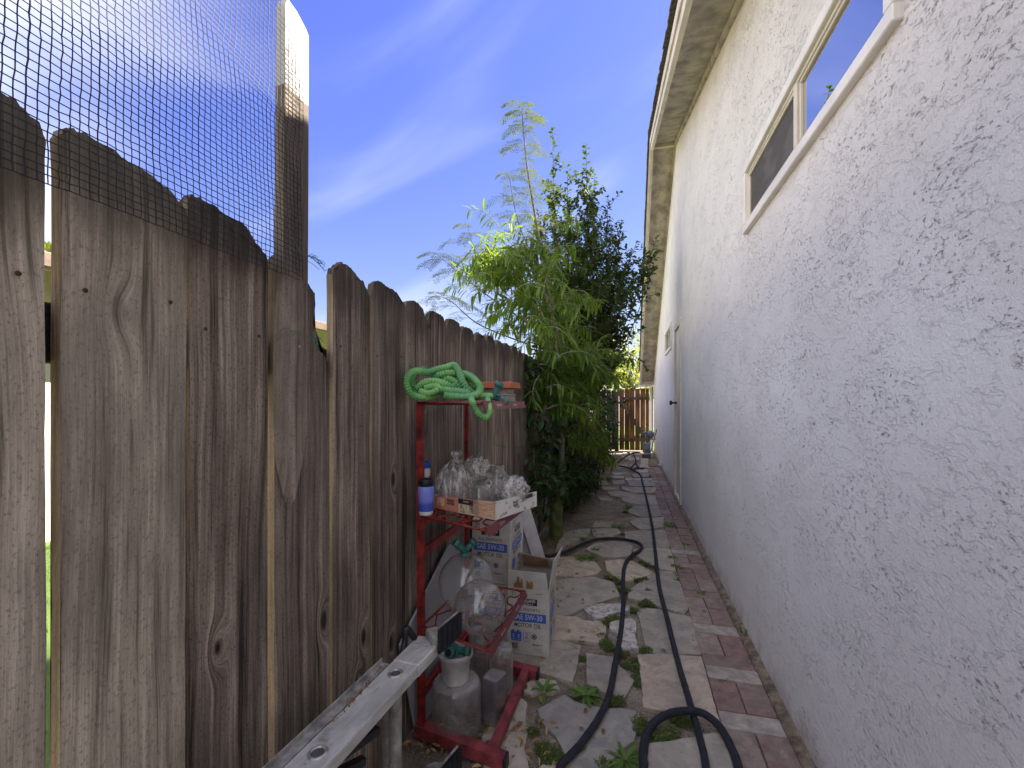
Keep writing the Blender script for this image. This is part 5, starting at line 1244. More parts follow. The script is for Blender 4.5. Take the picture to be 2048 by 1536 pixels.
def rail_mesh(z, y0, y1, w=.078):
    bm = bmesh.new()
    box(bm, (-w/2, y0, z-.003), (w/2, y1, z), bev=.001); box(bm, (w/2-.003, y0, z-.030), (w/2, y1, z-.0035), bev=.001); box(bm, (-w/2, y0, z-.030), (-w/2+.003, y1, z-.0035), bev=.001)
    return bm
rl = mesh_obj('rail', rail_mesh(ZT, -2.4, -.085), M_alu, ladder)
bm = bmesh.new(); box(bm, (-.064, -2.4, ZT-.004), (-.042, -.10, ZT-.001)); box(bm, (-.067, -2.4, ZT-.030), (-.064, -.10, ZT+.012), bev=.001); mesh_obj('fly_rail', bm, M_alu2, ladder)
bm = bmesh.new(); box(bm, (-.041, -.085, ZT-.034), (.041, .055, ZT+.003), bev=.004); mesh_obj('end_sleeve', bm, M_alu, ladder)
riv = bmesh.new(); lathe(riv, [(.0045, 0), (.004, .0015), (.0002, .002)], 10); rme = bpy.data.meshes.new('rivet'); riv.to_mesh(rme); riv.free(); rme.materials.append(plain('bright_rivet', (.6, .6, .58), .35, .8))
for x, y in ((-.012, .035), (.016, .03), (-.02, .005), (.012, .0), (-.004, -.02)):
    o = bpy.data.objects.new('rivet', rme); link(o, ladder); o.location = (x, y, ZT+.0032)
def ring_mesh():
    bm = bmesh.new(); lathe(bm, [(.0135, -.004), (.0135, .001), (.0150, .0035), (.0185, .0035), (.0205, .0015), (.0208, 0)], 36)
    me = bpy.data.meshes.new('rung_end'); bm.to_mesh(me); bm.free(); me.materials.append(plain('worn_rung_end', (.62, .58, .54), .4, .75, var=.2, scale=90))
    for p in me.polygons: p.use_smooth = True
    return me
rgm = ring_mesh(); dkm = bpy.data.meshes.new('rung_bore'); bm = bmesh.new(); disc_into(bm, Matrix.Identity(4), 0, 0, .0136, 0); bm.to_mesh(dkm); bm.free(); dkm.materials.append(plain('bore_grey', (.12, .12, .125), .6, .3))
def rung_mesh(r):
    bm = bmesh.new(); lathe(bm, [(r, .034), (r, ZT-.0045)], 24, wob=lambda a, j: 1 + .03*math.cos(a*12)); me = bpy.data.meshes.new('rung'); bm.to_mesh(me); bm.free(); me.materials.append(M_alu2)
    for p in me.polygons: p.use_smooth = True
    return me
rum = rung_mesh(.0165); rum2 = rung_mesh(.0150)
for k in range(8):
    y = -.135 - .285*k
    for me, x, z, par in ((rgm, 0, ZT, ladder), (dkm, 0, ZT-.0028+.0032, ladder), (rum, 0, 0, ladder), (rum2, -.030, 0, ladder)):
        o = bpy.data.objects.new(me.name, me); link(o, par); o.location = (x, y + (.012 if me is rum2 else 0), z)
mesh_obj('rail', rail_mesh(.050, -2.4, -.085), M_alu, ladder)
bm = bmesh.new(); box(bm, (-.041, -.085, .012), (.041, .045, .053), bev=.004); mesh_obj('end_sleeve', bm, M_alu2, ladder)
# swivelling feet with ribbed rubber pads
def ladder_foot(z):
    f = thing_part = mesh_obj('foot', (lambda bm: (tube(bm, [(.02, .050, z+.012), (.02, .050, z+.020)], .007, 10), bm)[1])(bmesh.new()), M_nail, ladder)
    out = [(-.01, .045), (.006, .064), (.026, .068), (.044, .082), (.060, .108), (.070, .110), (.072, .100), (.058, .060), (.045, .025), (.030, .010)]
    bm = bmesh.new(); prism(bm, out, z-.006, z+.030, shrink=.003)
    bmesh.ops.recalc_face_normals(bm, faces=bm.faces); mesh_obj('bracket', bm, M_alu2, f)
    bm = bmesh.new(); bar(bm, (.044, .016, z+.014), (.074, .106, z+.034), .006, .074); mesh_obj('plate', bm, M_alu2, f)
    a = Vector((.050, .012, 0)); b = Vector((.081, .104, 0)); d_ = (b-a).normalized(); bm = bmesh.new()
    for k in range(9):
        c_ = a.lerp(b, (k+.5)/9) + Vector((0, 0, z+.014+.020*(k+.5)/9)); bar(bm, c_-d_*.0046, c_+d_*.0046, .009+.003*(k % 2), .070)
    mesh_obj('rubber_pad', bm, M_rubber, f)
    return f
ladder_foot(ZT+.002); ladder_foot(.055)
bm = bmesh.new(); tube(bm, smooth_path([(-.052, -.02, ZT-.03), (-.055, .0, ZT+.01), (-.052, .005, ZT+.045), (-.040, .03, ZT+.005)], 6), .010, 8); mesh_obj('black_clip', bm, M_dark, ladder)
bm = bmesh.new(); bar(bm, (.0, -.39, ZT-.045), (.030, -.26, ZT-.055), .02, .018); bar(bm, (-.01, -.41, ZT-.075), (.022, -.30, ZT-.10), .02, .016); bar(bm, (.0, -.38, ZT-.10), (.0, -.38, ZT-.035), .022, .03); mesh_obj('rung_lock', bm, M_dark, ladder)
# ============================================================ vegetation
class Leaves:
    """many small leaf blades gathered into one foliage mesh"""
    def __init__(s): s.v = []; s.f = []
    def leaf(s, base, d, up, L, W, droop=0.3, n=4, fold=0.25, prof=None):
        d = d.normalized(); side = d.cross(up)
        if side.length < 1e-4: side = d.orthogonal()
        side.normalize(); nrm = side.cross(d).normalized()
        i0 = len(s.v); p = Vector(base); cur = d.copy()
        for k in range(n+1):
            t = k/n
            w = (prof(t) if prof else math.sin(math.pi*min(1, t*0.96+.04))**0.8) * W/2
            if k == n: w = W*0.02
            e = nrm*(fold*w)
            s.v += [tuple(p - side*w + e), tuple(p), tuple(p + side*w + e)]
            cur = (cur + Vector((0, 0, -droop/n))).normalized(); p = p + cur*(L/n)
        for k in range(n):
            a = i0 + 3*k
            s.f += [(a, a+1, a+4, a+3), (a+1, a+2, a+5, a+4)]
    def card(s, p, d, side, L, W):
        i = len(s.v); p = Vector(p)
        s.v += [tuple(p), tuple(p + d*L*.45 + side*W/2), tuple(p + d*L), tuple(p + d*L*.45 - side*W/2)]; s.f.append((i, i+1, i+2, i+3))
    def build(s, name, mat, par): return py_obj(name, s.v, s.f, mat, par)
def rv(r=rnd):
    while True:
        v = Vector((r.uniform(-1, 1), r.uniform(-1, 1), r.uniform(-1, 1)))
        if 0.05 < v.length < 1: return v
M_bark = plain('grey_brown_bark', (0.17, 0.135, 0.10), 0.95, var=.3, scale=30, bump=.003)
M_greenbark = plain('green_bark', (0.16, 0.19, 0.05), 0.7, var=.25, scale=12, bump=.002)
M_palebark = plain('pale_bark', (0.34, 0.31, 0.26), 0.9, var=.25, scale=20, bump=.002)
M_peach = leaf_mat('peach_leaf', (0.058, 0.125, 0.015), (0.09, 0.175, 0.02), (0.17, 0.25, 0.035), .48)
M_plum = leaf_mat('small_round_leaf', (0.030, 0.060, 0.014), (0.045, 0.085, 0.02), (0.075, 0.13, 0.03), .35)
M_feather = leaf_mat('feathery_leaf', (0.035, 0.07, 0.018), (0.055, 0.10, 0.024), (0.11, 0.14, 0.035), .4)
M_broad = leaf_mat('glossy_broad_leaf', (0.022, 0.055, 0.016), (0.035, 0.085, 0.022), (0.06, 0.12, 0.03), .25)
M_dkshrub = leaf_mat('dark_shrub_leaf', (0.018, 0.042, 0.012), (0.030, 0.062, 0.015), (0.05, 0.10, 0.02), .3)
M_yel = leaf_mat('yellow_green_leaf', (0.15, 0.19, 0.02), (0.22, 0.26, 0.03), (0.34, 0.34, 0.05), .45)
M_lemon = leaf_mat('sunlit_lemon_leaf', (0.12, 0.18, 0.03), (0.19, 0.25, 0.035), (0.30, 0.34, 0.06), .5)

def plant(name, label, cat, base, group=None):
    t = thing(name, label, cat, base, 0, group); return t
def pp_(o, t): o.parent = t; o.matrix_parent_inverse = Matrix.Translation(-Vector(t.location)); return o

# ---- narrow-leaved tree in front (green trunk)
tb = Vector((-0.604, 3.90, 0))
t1 = plant('peach_tree', 'slender tree with green trunk and long narrow drooping leaves against the fence', 'tree', tb)
bm = bmesh.new(); tube(bm, smooth_path([tb+Vector((0, 0, -.02)), tb+Vector((.0, 0, .15)), tb+Vector((.005, .01, .35)), tb+Vector((.01, .02, .48))], 6), [.075, .068, .064, .062, .061, .060]+[.058-.0006*i for i in range(13)], 16); pp_(mesh_obj('trunk', bm, M_greenbark, smooth=True), t1)
stem = smooth_path([tb+Vector((.01, .02, .40)), cp(1124, 900, 4.0), cp(1121, 780, 3.98), cp(1118, 690, 3.95), cp(1098, 610, 3.9), cp(1070, 540, 3.9), cp(1045, 490, 3.9)], 6)
bm = bmesh.new(); tube(bm, stem, [.026 - .020*i/(len(stem)-1) for i in range(len(stem))], 10)
lv = Leaves()
def weep(lv, bm, a, d, L, nl, LL, LW, droop, r0=.0035, first=.15):
    p = Vector(a); d = d.normalized(); n = 9; pts = [p.copy()]
    for k in range(n):
        d = (d + Vector((rnd.uniform(-.12, .12), rnd.uniform(-.12, .12), -droop/n*1.6))).normalized(); p = p + d*(L/n); pts.append(p.copy())
    tube(bm, pts, [r0*(1-.75*i/n) for i in range(n+1)], 4, cap=False)
    for k in range(nl):
        t = first + (1-first)*k/nl; i = min(int(t*n), n-1); q = pts[i].lerp(pts[i+1], t*n-i); ax = (pts[i+1]-pts[i]).normalized()
        o = ax.cross(rv()).normalized(); ld = (ax*.55 + o + Vector((0, 0, -.45*droop))).normalized()
        lv.leaf(q, ld, Vector((0, 0, 1)) + rv()*.5, LL*rnd.uniform(.7, 1.15), LW*rnd.uniform(.8, 1.2), rnd.uniform(.5, 1.3)*droop, 4, .3)
for (u, v, su, sv, D, sD, cnt, L) in ((985, 570, 34, 50, 3.9, .22, 24, .34), (1040, 560, 48, 55, 3.85, .25, 44, .36), (1075, 640, 48, 60, 3.75, .25, 54, .40), (1105, 720, 45, 50, 3.7, .22, 34, .42), (1100, 820, 38, 60, 3.6, .18, 30, .42), (1150, 770, 36, 50, 3.9, .2, 18, .38), (1195, 740, 24, 18, 4.1, .12, 6, .30), (1150, 890, 30, 40, 3.9, .12, 14, .36)):
    for k in range(cnt):
        g = lambda: max(-1.4, min(1.4, rnd.gauss(0, .7)))
        a = cp(u+su*g(), v-30+sv*g(), D+sD*g())
        if a.z < 1.65 and a.x < -.74: a.x = -.72
        d = Vector((rnd.uniform(-1, 1), rnd.uniform(-1, .6), rnd.uniform(.2, 1.4) if v < 700 else rnd.uniform(-.1, .7)))
        if a.z < 1.7: d.x = abs(d.x)*.8
        weep(lv, bm, a, d, L*rnd.uniform(.6, 1), 17, .125, .019, .9)
pp_(mesh_obj('branches', bm, M_palebark), t1); pp_(lv.build('foliage', M_peach, None), t1)

# ---- dark tree with small round leaves
tb2 = Vector((-0.52, 5.55, 0))
t2 = plant('plum_tree', 'dark upright tree with small round leaves and bare-tipped shoots towering over the fence', 'tree', tb2)
bm = bmesh.new(); lv = Leaves()
o2 = cp(1165, 830, 5.5)
tube(bm, smooth_path([tb2, tb2+Vector((.01, 0, .5)), o2], 5), [.045-.0015*i for i in range(11)], 10)
tips = [(1105,258,5.5),(1172,286,5.4),(1216,392,5.5),(1243,438,5.7),(1275,480,5.3),(1316,470,5.0),(1300,560,5.2),(1140,400,5.8),(1075,420,5.6),(1185,420,5.2),(1035,520,5.7),(1205,540,5.0),(1120,520,5.1),(1060,600,5.8),(1090,470,5.3),(1250,540,5.9),(1160,560,6.0),(1290,520,5.6),(1135,330,5.45),(1225,480,5.3),(1060,480,5.6),(1110,390,5.6),(1160,470,5.3),(1200,460,5.7),(1255,510,5.5),(1270,560,5.1),(1080,540,5.5),(1190,350,5.6)]
def leafy(lv, pts, nl, LL, LW, lo=0.0, out=.9, prof=None):
    n = len(pts)-1
    for k in range(nl):
        t = lo + (1-lo)*(k+rnd.random()*.6)/nl; x = t*n; i = min(int(x), n-1); q = pts[i].lerp(pts[i+1], x-i); ax = (pts[i+1]-pts[i]).normalized()
        o = ax.cross(rv()).normalized(); ld = (ax*.5 + o*out).normalized()
        lv.leaf(q + o*.003, ld, Vector((0, 0, 1)) + rv()*.6, LL*rnd.uniform(.65, 1.15), LW*rnd.uniform(.8, 1.15), .35, 3, .35, prof)
for (u, v, D) in tips:
    tip = cp(u, v, D); mid = o2.lerp(tip, .5) + Vector((rnd.uniform(-.08, .08), rnd.uniform(-.15, .15), -.10)) + (tip-o2).cross(Vector((0, 1, 0))).normalized()*rnd.uniform(-.05, .12)
    P = smooth_path([o2, mid, tip], 12); n = len(P); L = (tip-o2).length
    tube(bm, P, [.014*(1-i/n)+.0016 for i in range(n)], 5, cap=False)
    leafy(lv, P, int(L*30), .060, .036, .3)
    for k in range(int(L*21)):
        t = rnd.uniform(.08, .86)**.9; x = t*(n-1); i = min(int(x), n-2); q = P[i].lerp(P[i+1], x-i); ax = (P[i+1]-P[i]).normalized()
        d = (ax*.9 + ax.cross(rv()).normalized()*1.0 + Vector((0, 0, .15))).normalized(); sl_ = rnd.uniform(.16, .46)*(1.05-t*.62)
        Q = [q]; 
        for s_ in range(4): d = (d + rv()*.18).normalized(); Q.append(Q[-1] + d*sl_/4)
        tube(bm, Q, [.003, .0025, .002, .0016, .001], 4, cap=False); leafy(lv, Q, int(sl_*46)+3, .056, .034, .1)
for k in range(420):     # inner mass
    c_ = cp(1158+rnd.gauss(0, 40), min(720, 600+rnd.gauss(0, 75)), 5.6+rnd.gauss(0, .3)); d = rv(); Q = [c_]
    for s_ in range(4): d = (d + rv()*.25).normalized(); Q.append(Q[-1] + d*.07)
    tube(bm, Q, .002, 4, cap=False); leafy(lv, Q, 13, .050, .030)
pp_(mesh_obj('branches', bm, M_bark), t2); pp_(lv.build('foliage', M_plum, None), t2)

# ---- feathery tree rising behind the fence
tb3 = Vector((-1.12, 4.75, 0))
t3 = plant('feathery_tree', 'tall thin tree with airy feathery fronds rising behind the fence, leaning over the sky', 'tree', tb3)
bm = bmesh.new(); lv = Leaves()
def frond(q, d, L):
    P = [Vector(q)]; d = d.normalized(); n = 8
    for k in range(n): d = (d + Vector((0, 0, -.13)) + rv()*.05).normalized(); P.append(P[-1] + d*L/n)
    tube(bm, P, [.0016*(1-.7*i/n) for i in range(n+1)], 3, cap=False)
    side0 = d.cross(Vector((0, 0, 1))).normalized()
    for i in range(1, n+1):
        for sg in (-1, 1):
            pl = L*.30*(1-.55*abs(i/n-.45)); pd = ((P[i]-P[i-1]).normalized()*.5 + side0*sg + Vector((0, 0, -.15)) + rv()*.2).normalized()
            m = 6
            for j in range(1, m+1):
                pt = P[i] + pd*pl*j/m + Vector((0, 0, -.012*j/m)); s2 = pd.cross(Vector((0, 0, 1))).normalized()
                for s3 in (-1, 1): lv.card(pt, (s2*s3*.9 + pd*.4 + rv()*.25).normalized(), pd, .019*rnd.uniform(.8, 1.3), .0095)
stems = [
 ([tb3, cp(1130,900,4.9), cp(1108,640,4.85), cp(1085,520,4.8), cp(1070,430,4.8), cp(1055,340,4.8), cp(1046,250,4.8), cp(1044,214,4.8)], .024, .42, 34),
 ([cp(1090,560,4.8), cp(1050,480,4.75), cp(1030,420,4.75), cp(1018,350,4.7)], .009, .2, 17),
 ([cp(1075,610,4.75), cp(1005,550,4.6), cp(955,510,4.5), cp(936,455,4.45)], .009, .2, 16),
 ([cp(1060,650,4.7), cp(960,580,4.5), cp(905,535,4.4), cp(872,506,4.35)], .008, .2, 17),
 ([cp(1060,690,4.6), cp(960,650,4.45), cp(905,605,4.35), cp(870,590,4.3)], .008, .2, 16),
]
for pts, r0, lo, nf in stems:
    P = smooth_path(pts, 6); n = len(P); tube(bm, P, [r0*(1-.88*i/n) for i in range(n)], 6, cap=False)
    for k in range(nf):
        t = lo + (1-lo)*(k+.5)/nf; x = t*(n-1); i = min(int(x), n-2); q = P[i].lerp(P[i+1], x-i)
        a = k*2.4 + rnd.uniform(-.4, .4); frond(q, Vector((math.cos(a)*1.0, math.sin(a)*.8, .35)), rnd.uniform(.32, .46)*(1.12-.5*t))
pp_(mesh_obj('branches', bm, M_bark), t3); pp_(lv.build('foliage', M_feather, None), t3)

# ---- shrubs along the fence
def shrub(name, label, cat, base, blobs, mat, LL, LW, nst=10, seedlen=.22, per=9, bark=M_bark, prof=None, group=None):
    t = plant(name, label, cat, base, group); bm = bmesh.new(); lv = Leaves(); base = Vector(base)
    for (c_, rad, cnt) in blobs:
        c_ = Vector(c_)
        mid = base.lerp(c_, .55) + rv()*.04; P = smooth_path([base, mid, c_], 5); tube(bm, P, [.009*(1-.7*i/len(P)) for i in range(len(P))], 5, cap=False)
        for k in range(cnt):
            p = c_ + Vector([a*b for a, b in zip(rv(), rad)]); d = (p-c_).normalized()*.8 + rv()*.6 + Vector((0, 0, .2)); Q = [p - d*.03]
            for s_ in range(3): d = (d.normalized() + rv()*.2); Q.append(Q[-1] + d.normalized()*seedlen/3)
            tube(bm, Q, .0018, 3, cap=False); leafy(lv, Q, per, LL, LW, 0, .9, prof)
    pp_(mesh_obj('stems', bm, bark), t); pp_(lv.build('foliage', mat, None), t); return t
sb = on(1085, 1050, Z=0)
shrub('citrus_shrub', 'glossy broad-leaved shrub at the fence end behind the white plank', 'shrub', (sb.x, sb.y, 0),
 [(cp(1080,1000,3.45), (.07,.08,.10), 12), (cp(1100,950,3.5), (.09,.10,.10), 16), (cp(1070,920,3.45), (.05,.08,.10), 10), (cp(1065,820,3.45), (.05,.08,.14), 18), (cp(1075,730,3.5), (.06,.1,.12), 16), (cp(1100,880,3.55), (.06,.1,.12), 16), (cp(1130,960,3.6), (.08,.1,.10), 12)], M_broad, .085, .038, seedlen=.13, per=5)
sb = (-.62, 4.85, 0)
shrub('dark_shrub', 'dense dark green shrub filling the space between the trees and the fence', 'shrub', sb,
 [((-.60,4.7,.35), (.15,.32,.28), 90), ((-.60,4.8,.85), (.15,.40,.32), 110), ((-.60,4.9,1.30), (.15,.40,.26), 80), ((-.58,5.2,1.35), (.16,.35,.28), 70), ((-.52,5.5,.35), (.18,.4,.28), 80)], M_dkshrub, .060, .026, seedlen=.15, per=9)
shrub('dark_shrub', 'tall dark shrub leaning out from the fence halfway to the gate', 'shrub', (-.55, 6.6, 0),
 [((-.50,6.3,.4), (.20,.40,.35), 70), ((-.45,6.7,.95), (.24,.5,.32), 80), ((-.50,7.2,1.35), (.22,.45,.25), 60)], M_dkshrub, .062, .026, seedlen=.16, per=9)
shrub('dark_shrub', 'spreading green shrub beside the left fence just before the gate', 'shrub', (-.50, 8.6, 0),
 [((-.48,8.2,.35), (.22,.6,.3), 70), ((-.45,8.8,.85), (.22,.6,.35), 70), ((-.50,9.6,.55), (.2,.5,.4), 50)], M_dkshrub, .075, .032, seedlen=.18, per=9)
p0 = cp(1196, 905, 6.1)
shrub('yellow_shrub', 'small yellow green bush at the foot of the dark shrubs beside the path', 'shrub', (p0.x, p0.y, 0),
 [((p0.x, p0.y, .55), (.11,.12,.16), 26), ((p0.x+.02, p0.y-.1, .30), (.12,.14,.16), 30), ((p0.x-.04, p0.y+.1, .80), (.08,.1,.1), 10)], M_yel, .045, .020, seedlen=.12, per=8)
p0 = on(1160, 1010, Z=0)
shrub('low_shrub', 'low leafy seedling shrub spreading over the soil behind the green trunk', 'shrub', (p0.x, p0.y, 0),
 [((p0.x-.05, p0.y+.1, .13), (.16,.30,.08), 34), ((p0.x-.15, p0.y+.5, .18), (.16,.35,.12), 34)], M_broad, .062, .026, seedlen=.12, per=6)

# ---- sunny trees beyond the gate and beyond the fence
def crown_tree(name, label, base, h, rad, nb, mat, LL, LW, group, dens=22):
    t = plant(name, label, 'tree', base, group); bm = bmesh.new(); lv = Leaves(); base = Vector(base); top = base + Vector((0, 0, h*.45))
    tube(bm, [base, top], [.09, .06], 8)
    for k in range(nb):
        d = rv(); d.z = abs(d.z)*.8 - .15; c_ = base + Vector((d.x*rad, d.y*rad, h*.6 + d.z*h*.48)); P = smooth_path([top, top.lerp(c_, .5)+rv()*.1, c_], 4)
        tube(bm, P, [.025*(1-i/len(P))+.003 for i in range(len(P))], 4, cap=False)
        for j in range(dens):
            p = c_ + rv()*rad*.30; d2 = rv()+Vector((0, 0, .3)); Q = [p, p+d2.normalized()*.10, p+d2.normalized()*.2+rv()*.04]
            leafy(lv, Q, 6, LL, LW)
    pp_(mesh_obj('trunk', bm, M_bark), t); pp_(lv.build('crown', mat, None), t); return t
crown_tree('lemon_tree', 'sunlit yellow green tree showing above the cedar gate', (0.1, 13.6, 0), 3.3, 1.2, 30, M_lemon, .10, .05, 'trees beyond the gate', 20)
crown_tree('lemon_tree', 'bright bushy tree behind the gate, partly hidden by the dark plum tree', (-1.5, 14.2, 0), 3.3, 1.3, 26, M_lemon, .11, .055, 'trees beyond the gate', 20)
crown_tree('lemon_tree', 'low green tree beyond the gate near the house corner', (1.5, 15.5, 0), 2.5, 1.2, 20, M_lemon, .11, .055, 'trees beyond the gate', 18)
crown_tree('garden_tree', 'dusty green tree behind the neighbour house seen in the first fence gap', (-11.8, 8.0, 0), 5.2, 2.2, 24, M_lemon, .22, .12, None, 20)
hd = boxo('hedge_ground', (-4, 11.3, -.028), (6, 22, -.01), mk_grass()); tag(hd, 'sunlit grass beyond the gate', kind='structure')

# ============================================================ weeds, leaf litter, grit
M_weed = leaf_mat('weed_leaf', (0.075, 0.15, 0.025), (0.11, 0.21, 0.035), (0.17, 0.27, 0.055), .35)
M_moss = leaf_mat('weed_tuft_leaf', (0.075, 0.12, 0.03), (0.11, 0.16, 0.04), (0.20, 0.21, 0.07), .3)
def rosette(nl, L, W, lobes=True, up=.5, seed=0):
    r = random.Random(seed); lv = Leaves()
    for k in range(nl):
        a = k*2.399 + r.uniform(-.3, .3); e = r.uniform(.15, up*1.4); d = Vector((math.cos(a), math.sin(a), e)); l = L*r.uniform(.6, 1.05)
        pf = (lambda t: (0.25 + .75*math.sin(math.pi*min(1, t*.9+.1))**.8)*(1-.45*abs(math.sin(t*math.pi*4.5)))) if lobes else None
        lv.leaf(Vector((math.cos(a)*.004, math.sin(a)*.004, .002)), d, Vector((0, 0, 1)), l, W*r.uniform(.8, 1.2), r.uniform(.5, 1.0), 9 if lobes else 4, .25, pf)
    return lv
def fine_tuft(n, rad, h, seed):
    r = random.Random(seed); lv = Leaves()
    for k in range(n):
        a = r.uniform(0, 6.28); q = rad*math.sqrt(r.random()); p = Vector((q*math.cos(a)*r.uniform(.6, 1.3), q*math.sin(a), 0)); d = Vector((r.uniform(-.8, .8), r.uniform(-.8, .8), 1)).normalized(); hh = h*r.uniform(.4, 1)*(1.1-q/rad*.6)
        for j in range(3):
            o_ = rv(r); lv.leaf(p + d*hh*(j+1)/3, (o_ + Vector((0, 0, .3))).normalized(), Vector((0, 0, 1)), .009*r.uniform(.7, 1.3), .0045, .2, 2, .1)
        lv.card(p, d, Vector((1, 0, 0)), hh, .0012)
    return lv
def wmesh(lv, name, mat):
    me = bpy.data.meshes.new(name); me.from_pydata(lv.v, [], lv.f); me.update(); me.materials.append(mat); return me
big = [
 (1174, 1118, .11, 'biggest leafy weed rosette growing between flagstones beside the curved hose', 26, .024, 0),
 (1172, 1392, .075, 'lobed weed clump beside the hose in front of the motor oil carton', 22, .026, 0),
 (1088, 1385, .085, 'upright dandelion weed next to the end of the red base rail', 9, .020, 1),
 (1250, 1522, .085, 'spiky fine-leaved weed at the lower edge of the path beside the hose loop', 30, .012, 0),
 (1340, 1052, .095, 'dark weed clump at the edge of the bricks halfway up the path', 16, .026, 0),
 (1370, 1090, .065, 'small weed growing on the bricks just nearer than the dark weed clump', 10, .02, 0),
 (1234, 1054, .09, 'weed tuft left of the path opposite the dark weed clump', 14, .024, 0),
 (1256, 1014, .09, 'weed with yellowing leaves further up the path left of the hose', 12, .022, 1),
 (1190, 1100, .05, 'little weed enclosed by the curve of the hose', 10, .018, 0),
 (1166, 1078, .06, 'weed growing along the far side of the hose curve', 14, .014, 0),
 (1096, 1128, .075, 'grey green weed between the white plank and the open carton', 22, .022, 1),
 (1302, 955, .08, 'weed at the brick edge near the far end of the path', 10, .02, 1),
 (1216, 960, .12, 'leafy weed left of the path near the yellow bush', 16, .03, 1),
 (1486, 1270, .05, 'grass tuft sprouting between bricks and the foot of the stucco wall', 16, .007, 2),
 (1345, 1116, .055, 'weed in the joint where flagstones meet the bricks, below the small brick weed', 12, .014, 0),
 (1402, 1188, .045, 'tiny weed standing in the middle of the brick strip', 10, .012, 0),
]
for i, (u, v, L, lab, nl, W, kind) in enumerate(big):
    lv = rosette(nl, L, W, kind == 0, .5 if kind == 0 else (1.1 if kind == 1 else 2.5), i)
    o = bpy.data.objects.new('weed', wmesh(lv, 'weed', M_weed)); link(o); p = on(u, v, Z=.010); o.location = p; tag(o, lab, 'weed', 'weeds growing in the path')
small = [(1268,1223,.028),(1293,1207,.030),(1284,1210,.02),(1303,1212,.02),(1293,1303,.026),(1246,1308,.026),(1240,1300,.02),(1250,1332,.022),(1274,1338,.024),(1268,1322,.02),(1211,1289,.028),(1204,1275,.026),(1218,1297,.024),(1196,1262,.018),(1163,1280,.02),(1279,1447,.026),(1277,1462,.022),(1311,1474,.026),(1341,1468,.028),(1332,1476,.022),(1365,1442,.026),(1352,1436,.024),(1378,1444,.024),(1237,1403,.026),(1220,1406,.02),(1406,1226,.022),(1443,1367,.022),(1452,1366,.018),(1327,1305,.016),(1230,1159,.026),(1238,1166,.022),(1277,1163,.028),(1290,1160,.024),(1266,1158,.02),(1251,1183,.03),(1238,1180,.022),(1295,1130,.026),(1306,1134,.022),(1284,1124,.022),(1220,1245,.03),(1212,1250,.026),(1230,1240,.024),(1098,1520,.03),(1085,1500,.026),(1110,1512,.024),(1066,1465,.02),(1215,1155,.02),(1251,1025,.03),(1350,1135,.03),(1360,1140,.026),(1270,1358,.02),(1276,1370,.018),(1160,1500,.02),(1165,1318,.018),(1206,1530,.022),(1356,1162,.02),(1246,1070,.02),(1296,1182,.02),(1240,1225,.02),(1225,1232,.018)]
tm = [wmesh(fine_tuft(150, 1.0*.03, .022, s), 'weed_tuft', M_moss) for s in range(4)]
for i, (u, v, r_) in enumerate(small):
    o = bpy.data.objects.new('weed_tuft', tm[i % 4]); link(o); o.location = on(u, v, Z=.003); k = r_/.026; o.scale = (k, k, k*.9); o.rotation_euler = (0, 0, rnd.uniform(0, 6.28))
    lab = ('low weed tuft growing inside the black hose loop' if v > 1430 and 1270 < u < 1390 else 'low weed tuft near the lower end of the red rack foot' if u < 1120 and v > 1440
           else 'tiny weed tuft between the red paving bricks' if u > 1395 else 'weed tuft beside the white quartz stones and the curved hose' if 1195 <= u <= 1262 and 1225 <= v <= 1350
           else 'weed tuft between flagstones further up the path' if v < 1200 else 'low tuft of tiny-leaved weeds in a joint of the nearer flagstones')
    tag(o, lab, 'weed tuft', 'weed tufts ' + lab.split('tuft ')[-1] if 'tuft ' in lab else 'weed tufts in the joints')
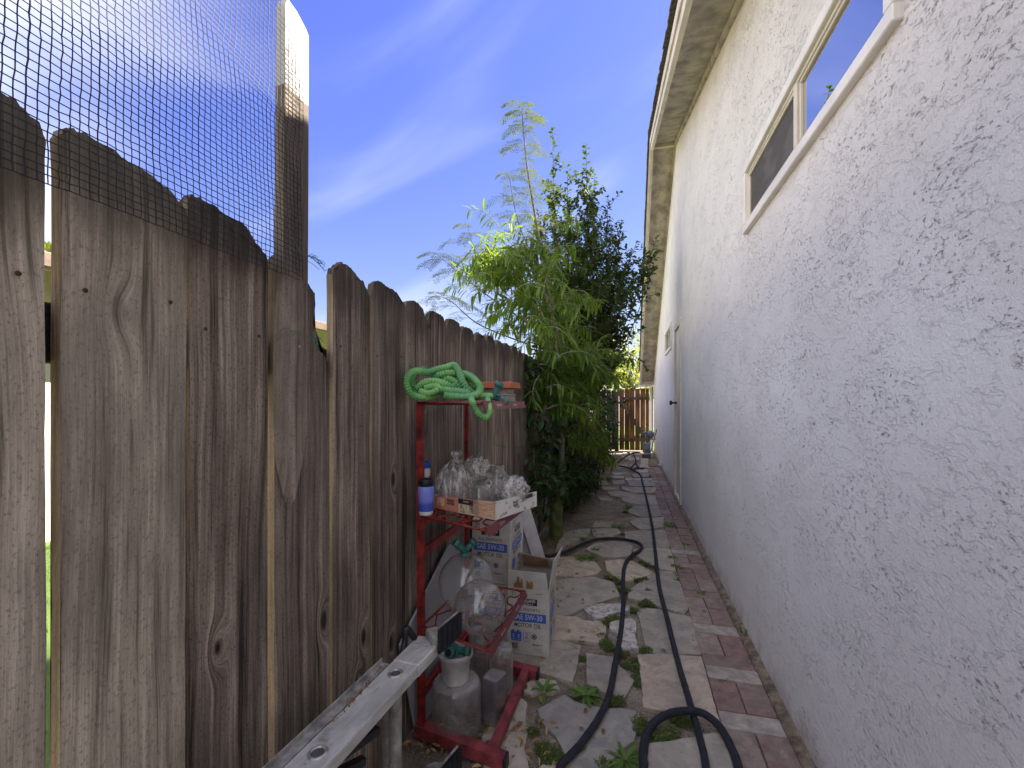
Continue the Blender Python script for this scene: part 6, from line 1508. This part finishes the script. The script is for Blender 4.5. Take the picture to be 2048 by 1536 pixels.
# leaf litter
M_litter = leaf_mat('dry_leaf', (0.16, 0.085, 0.035), (0.30, 0.19, 0.08), (0.45, 0.34, 0.16), .15)
lv = Leaves()
def dry(x, y, z=.014, s_=1.0):
    a = rnd.uniform(0, 6.28); lv.leaf((x, y, z+rnd.uniform(0, .006)), Vector((math.cos(a), math.sin(a), rnd.uniform(-.05, .3))), Vector((rnd.uniform(-.5, .5), rnd.uniform(-.5, .5), 1)), .032*s_*rnd.uniform(.5, 1.2), .014*s_*rnd.uniform(.5, 1.2), rnd.uniform(.1, .8), 3, rnd.uniform(.2, .9))
for k in range(900):
    y = 1.4 + rnd.random()**1.3*9; x = -.74 + abs(rnd.gauss(0, .22)); 
    if x < .3: dry(x, y)
for k in range(90): p = on(rnd.uniform(900, 1120), rnd.uniform(1440, 1540), Z=0); dry(p.x, p.y, .008, .9)
for k in range(160): dry(.325 + rnd.gauss(0, .012), rnd.uniform(1.4, 7), .006, .55)
for k in range(60): dry(rnd.uniform(-.3, .5), rnd.uniform(1.5, 6), .016, .5)
for k in range(40): dry(.538 + rnd.gauss(0, .006), rnd.uniform(1.4, 6), .016, .6)
tag(lv.build('leaf_litter', M_litter, None), 'dry brown leaves scattered over the stones and soil of the alley', 'leaf litter', kind='stuff')
# leaf debris lying in the ladder channel
lv = Leaves()
for k in range(60): c_ = Vector((-.645 + rnd.uniform(-.004, .004), rnd.choice((.93, .97, 1.02)) + rnd.gauss(0, .05), .475)); lv.leaf(c_ + Vector((.0, 0, 0)), rv(), Vector((0, 0, 1)), .010, .004, .2, 2, .3)
tag(lv.build('leaf_debris', M_litter, None), 'crumbs of dry leaves caught along the ladder rail', 'debris', kind='stuff')
# grit between the stones
vs = []; fs = []
for k in range(9000):
    y = 1.4 + rnd.random()**1.7*4.2; x = rnd.uniform(-.72, .335) if k % 3 else .325 + rnd.gauss(0, .008); r_ = rnd.uniform(.0012, .0034) if k % 9 else rnd.uniform(.004, .0065)
    i = len(vs); z = gz(x, y) + r_*.3; a = rnd.uniform(0, 3); ca, sa = math.cos(a)*r_, math.sin(a)*r_
    vs += [(x+ca, y+sa, z), (x-sa*.8, y+ca*.8, z), (x-ca, y-sa, z), (x+sa*.8, y-ca*.8, z), (x, y, z+r_*.7)]
    fs += [(i, i+1, i+4), (i+1, i+2, i+4), (i+2, i+3, i+4), (i+3, i, i+4)]
def mk_grit():
    s = Mat('grit'); g = s.node('ShaderNodeNewGeometry').outputs['Random Per Island']; c = s.mix(s.ramp(g, 0, .6), (.12, .095, .07), (.30, .25, .20)); c = s.mix(s.ramp(g, .8, 1), c, (.5, .46, .4)); s.set(Base_Color=c, Roughness=.9); return s.m
tag(py_obj('grit', vs, fs, mk_grit()), 'coarse sand and small pebbles in the joints between the stones', 'grit', kind='stuff')
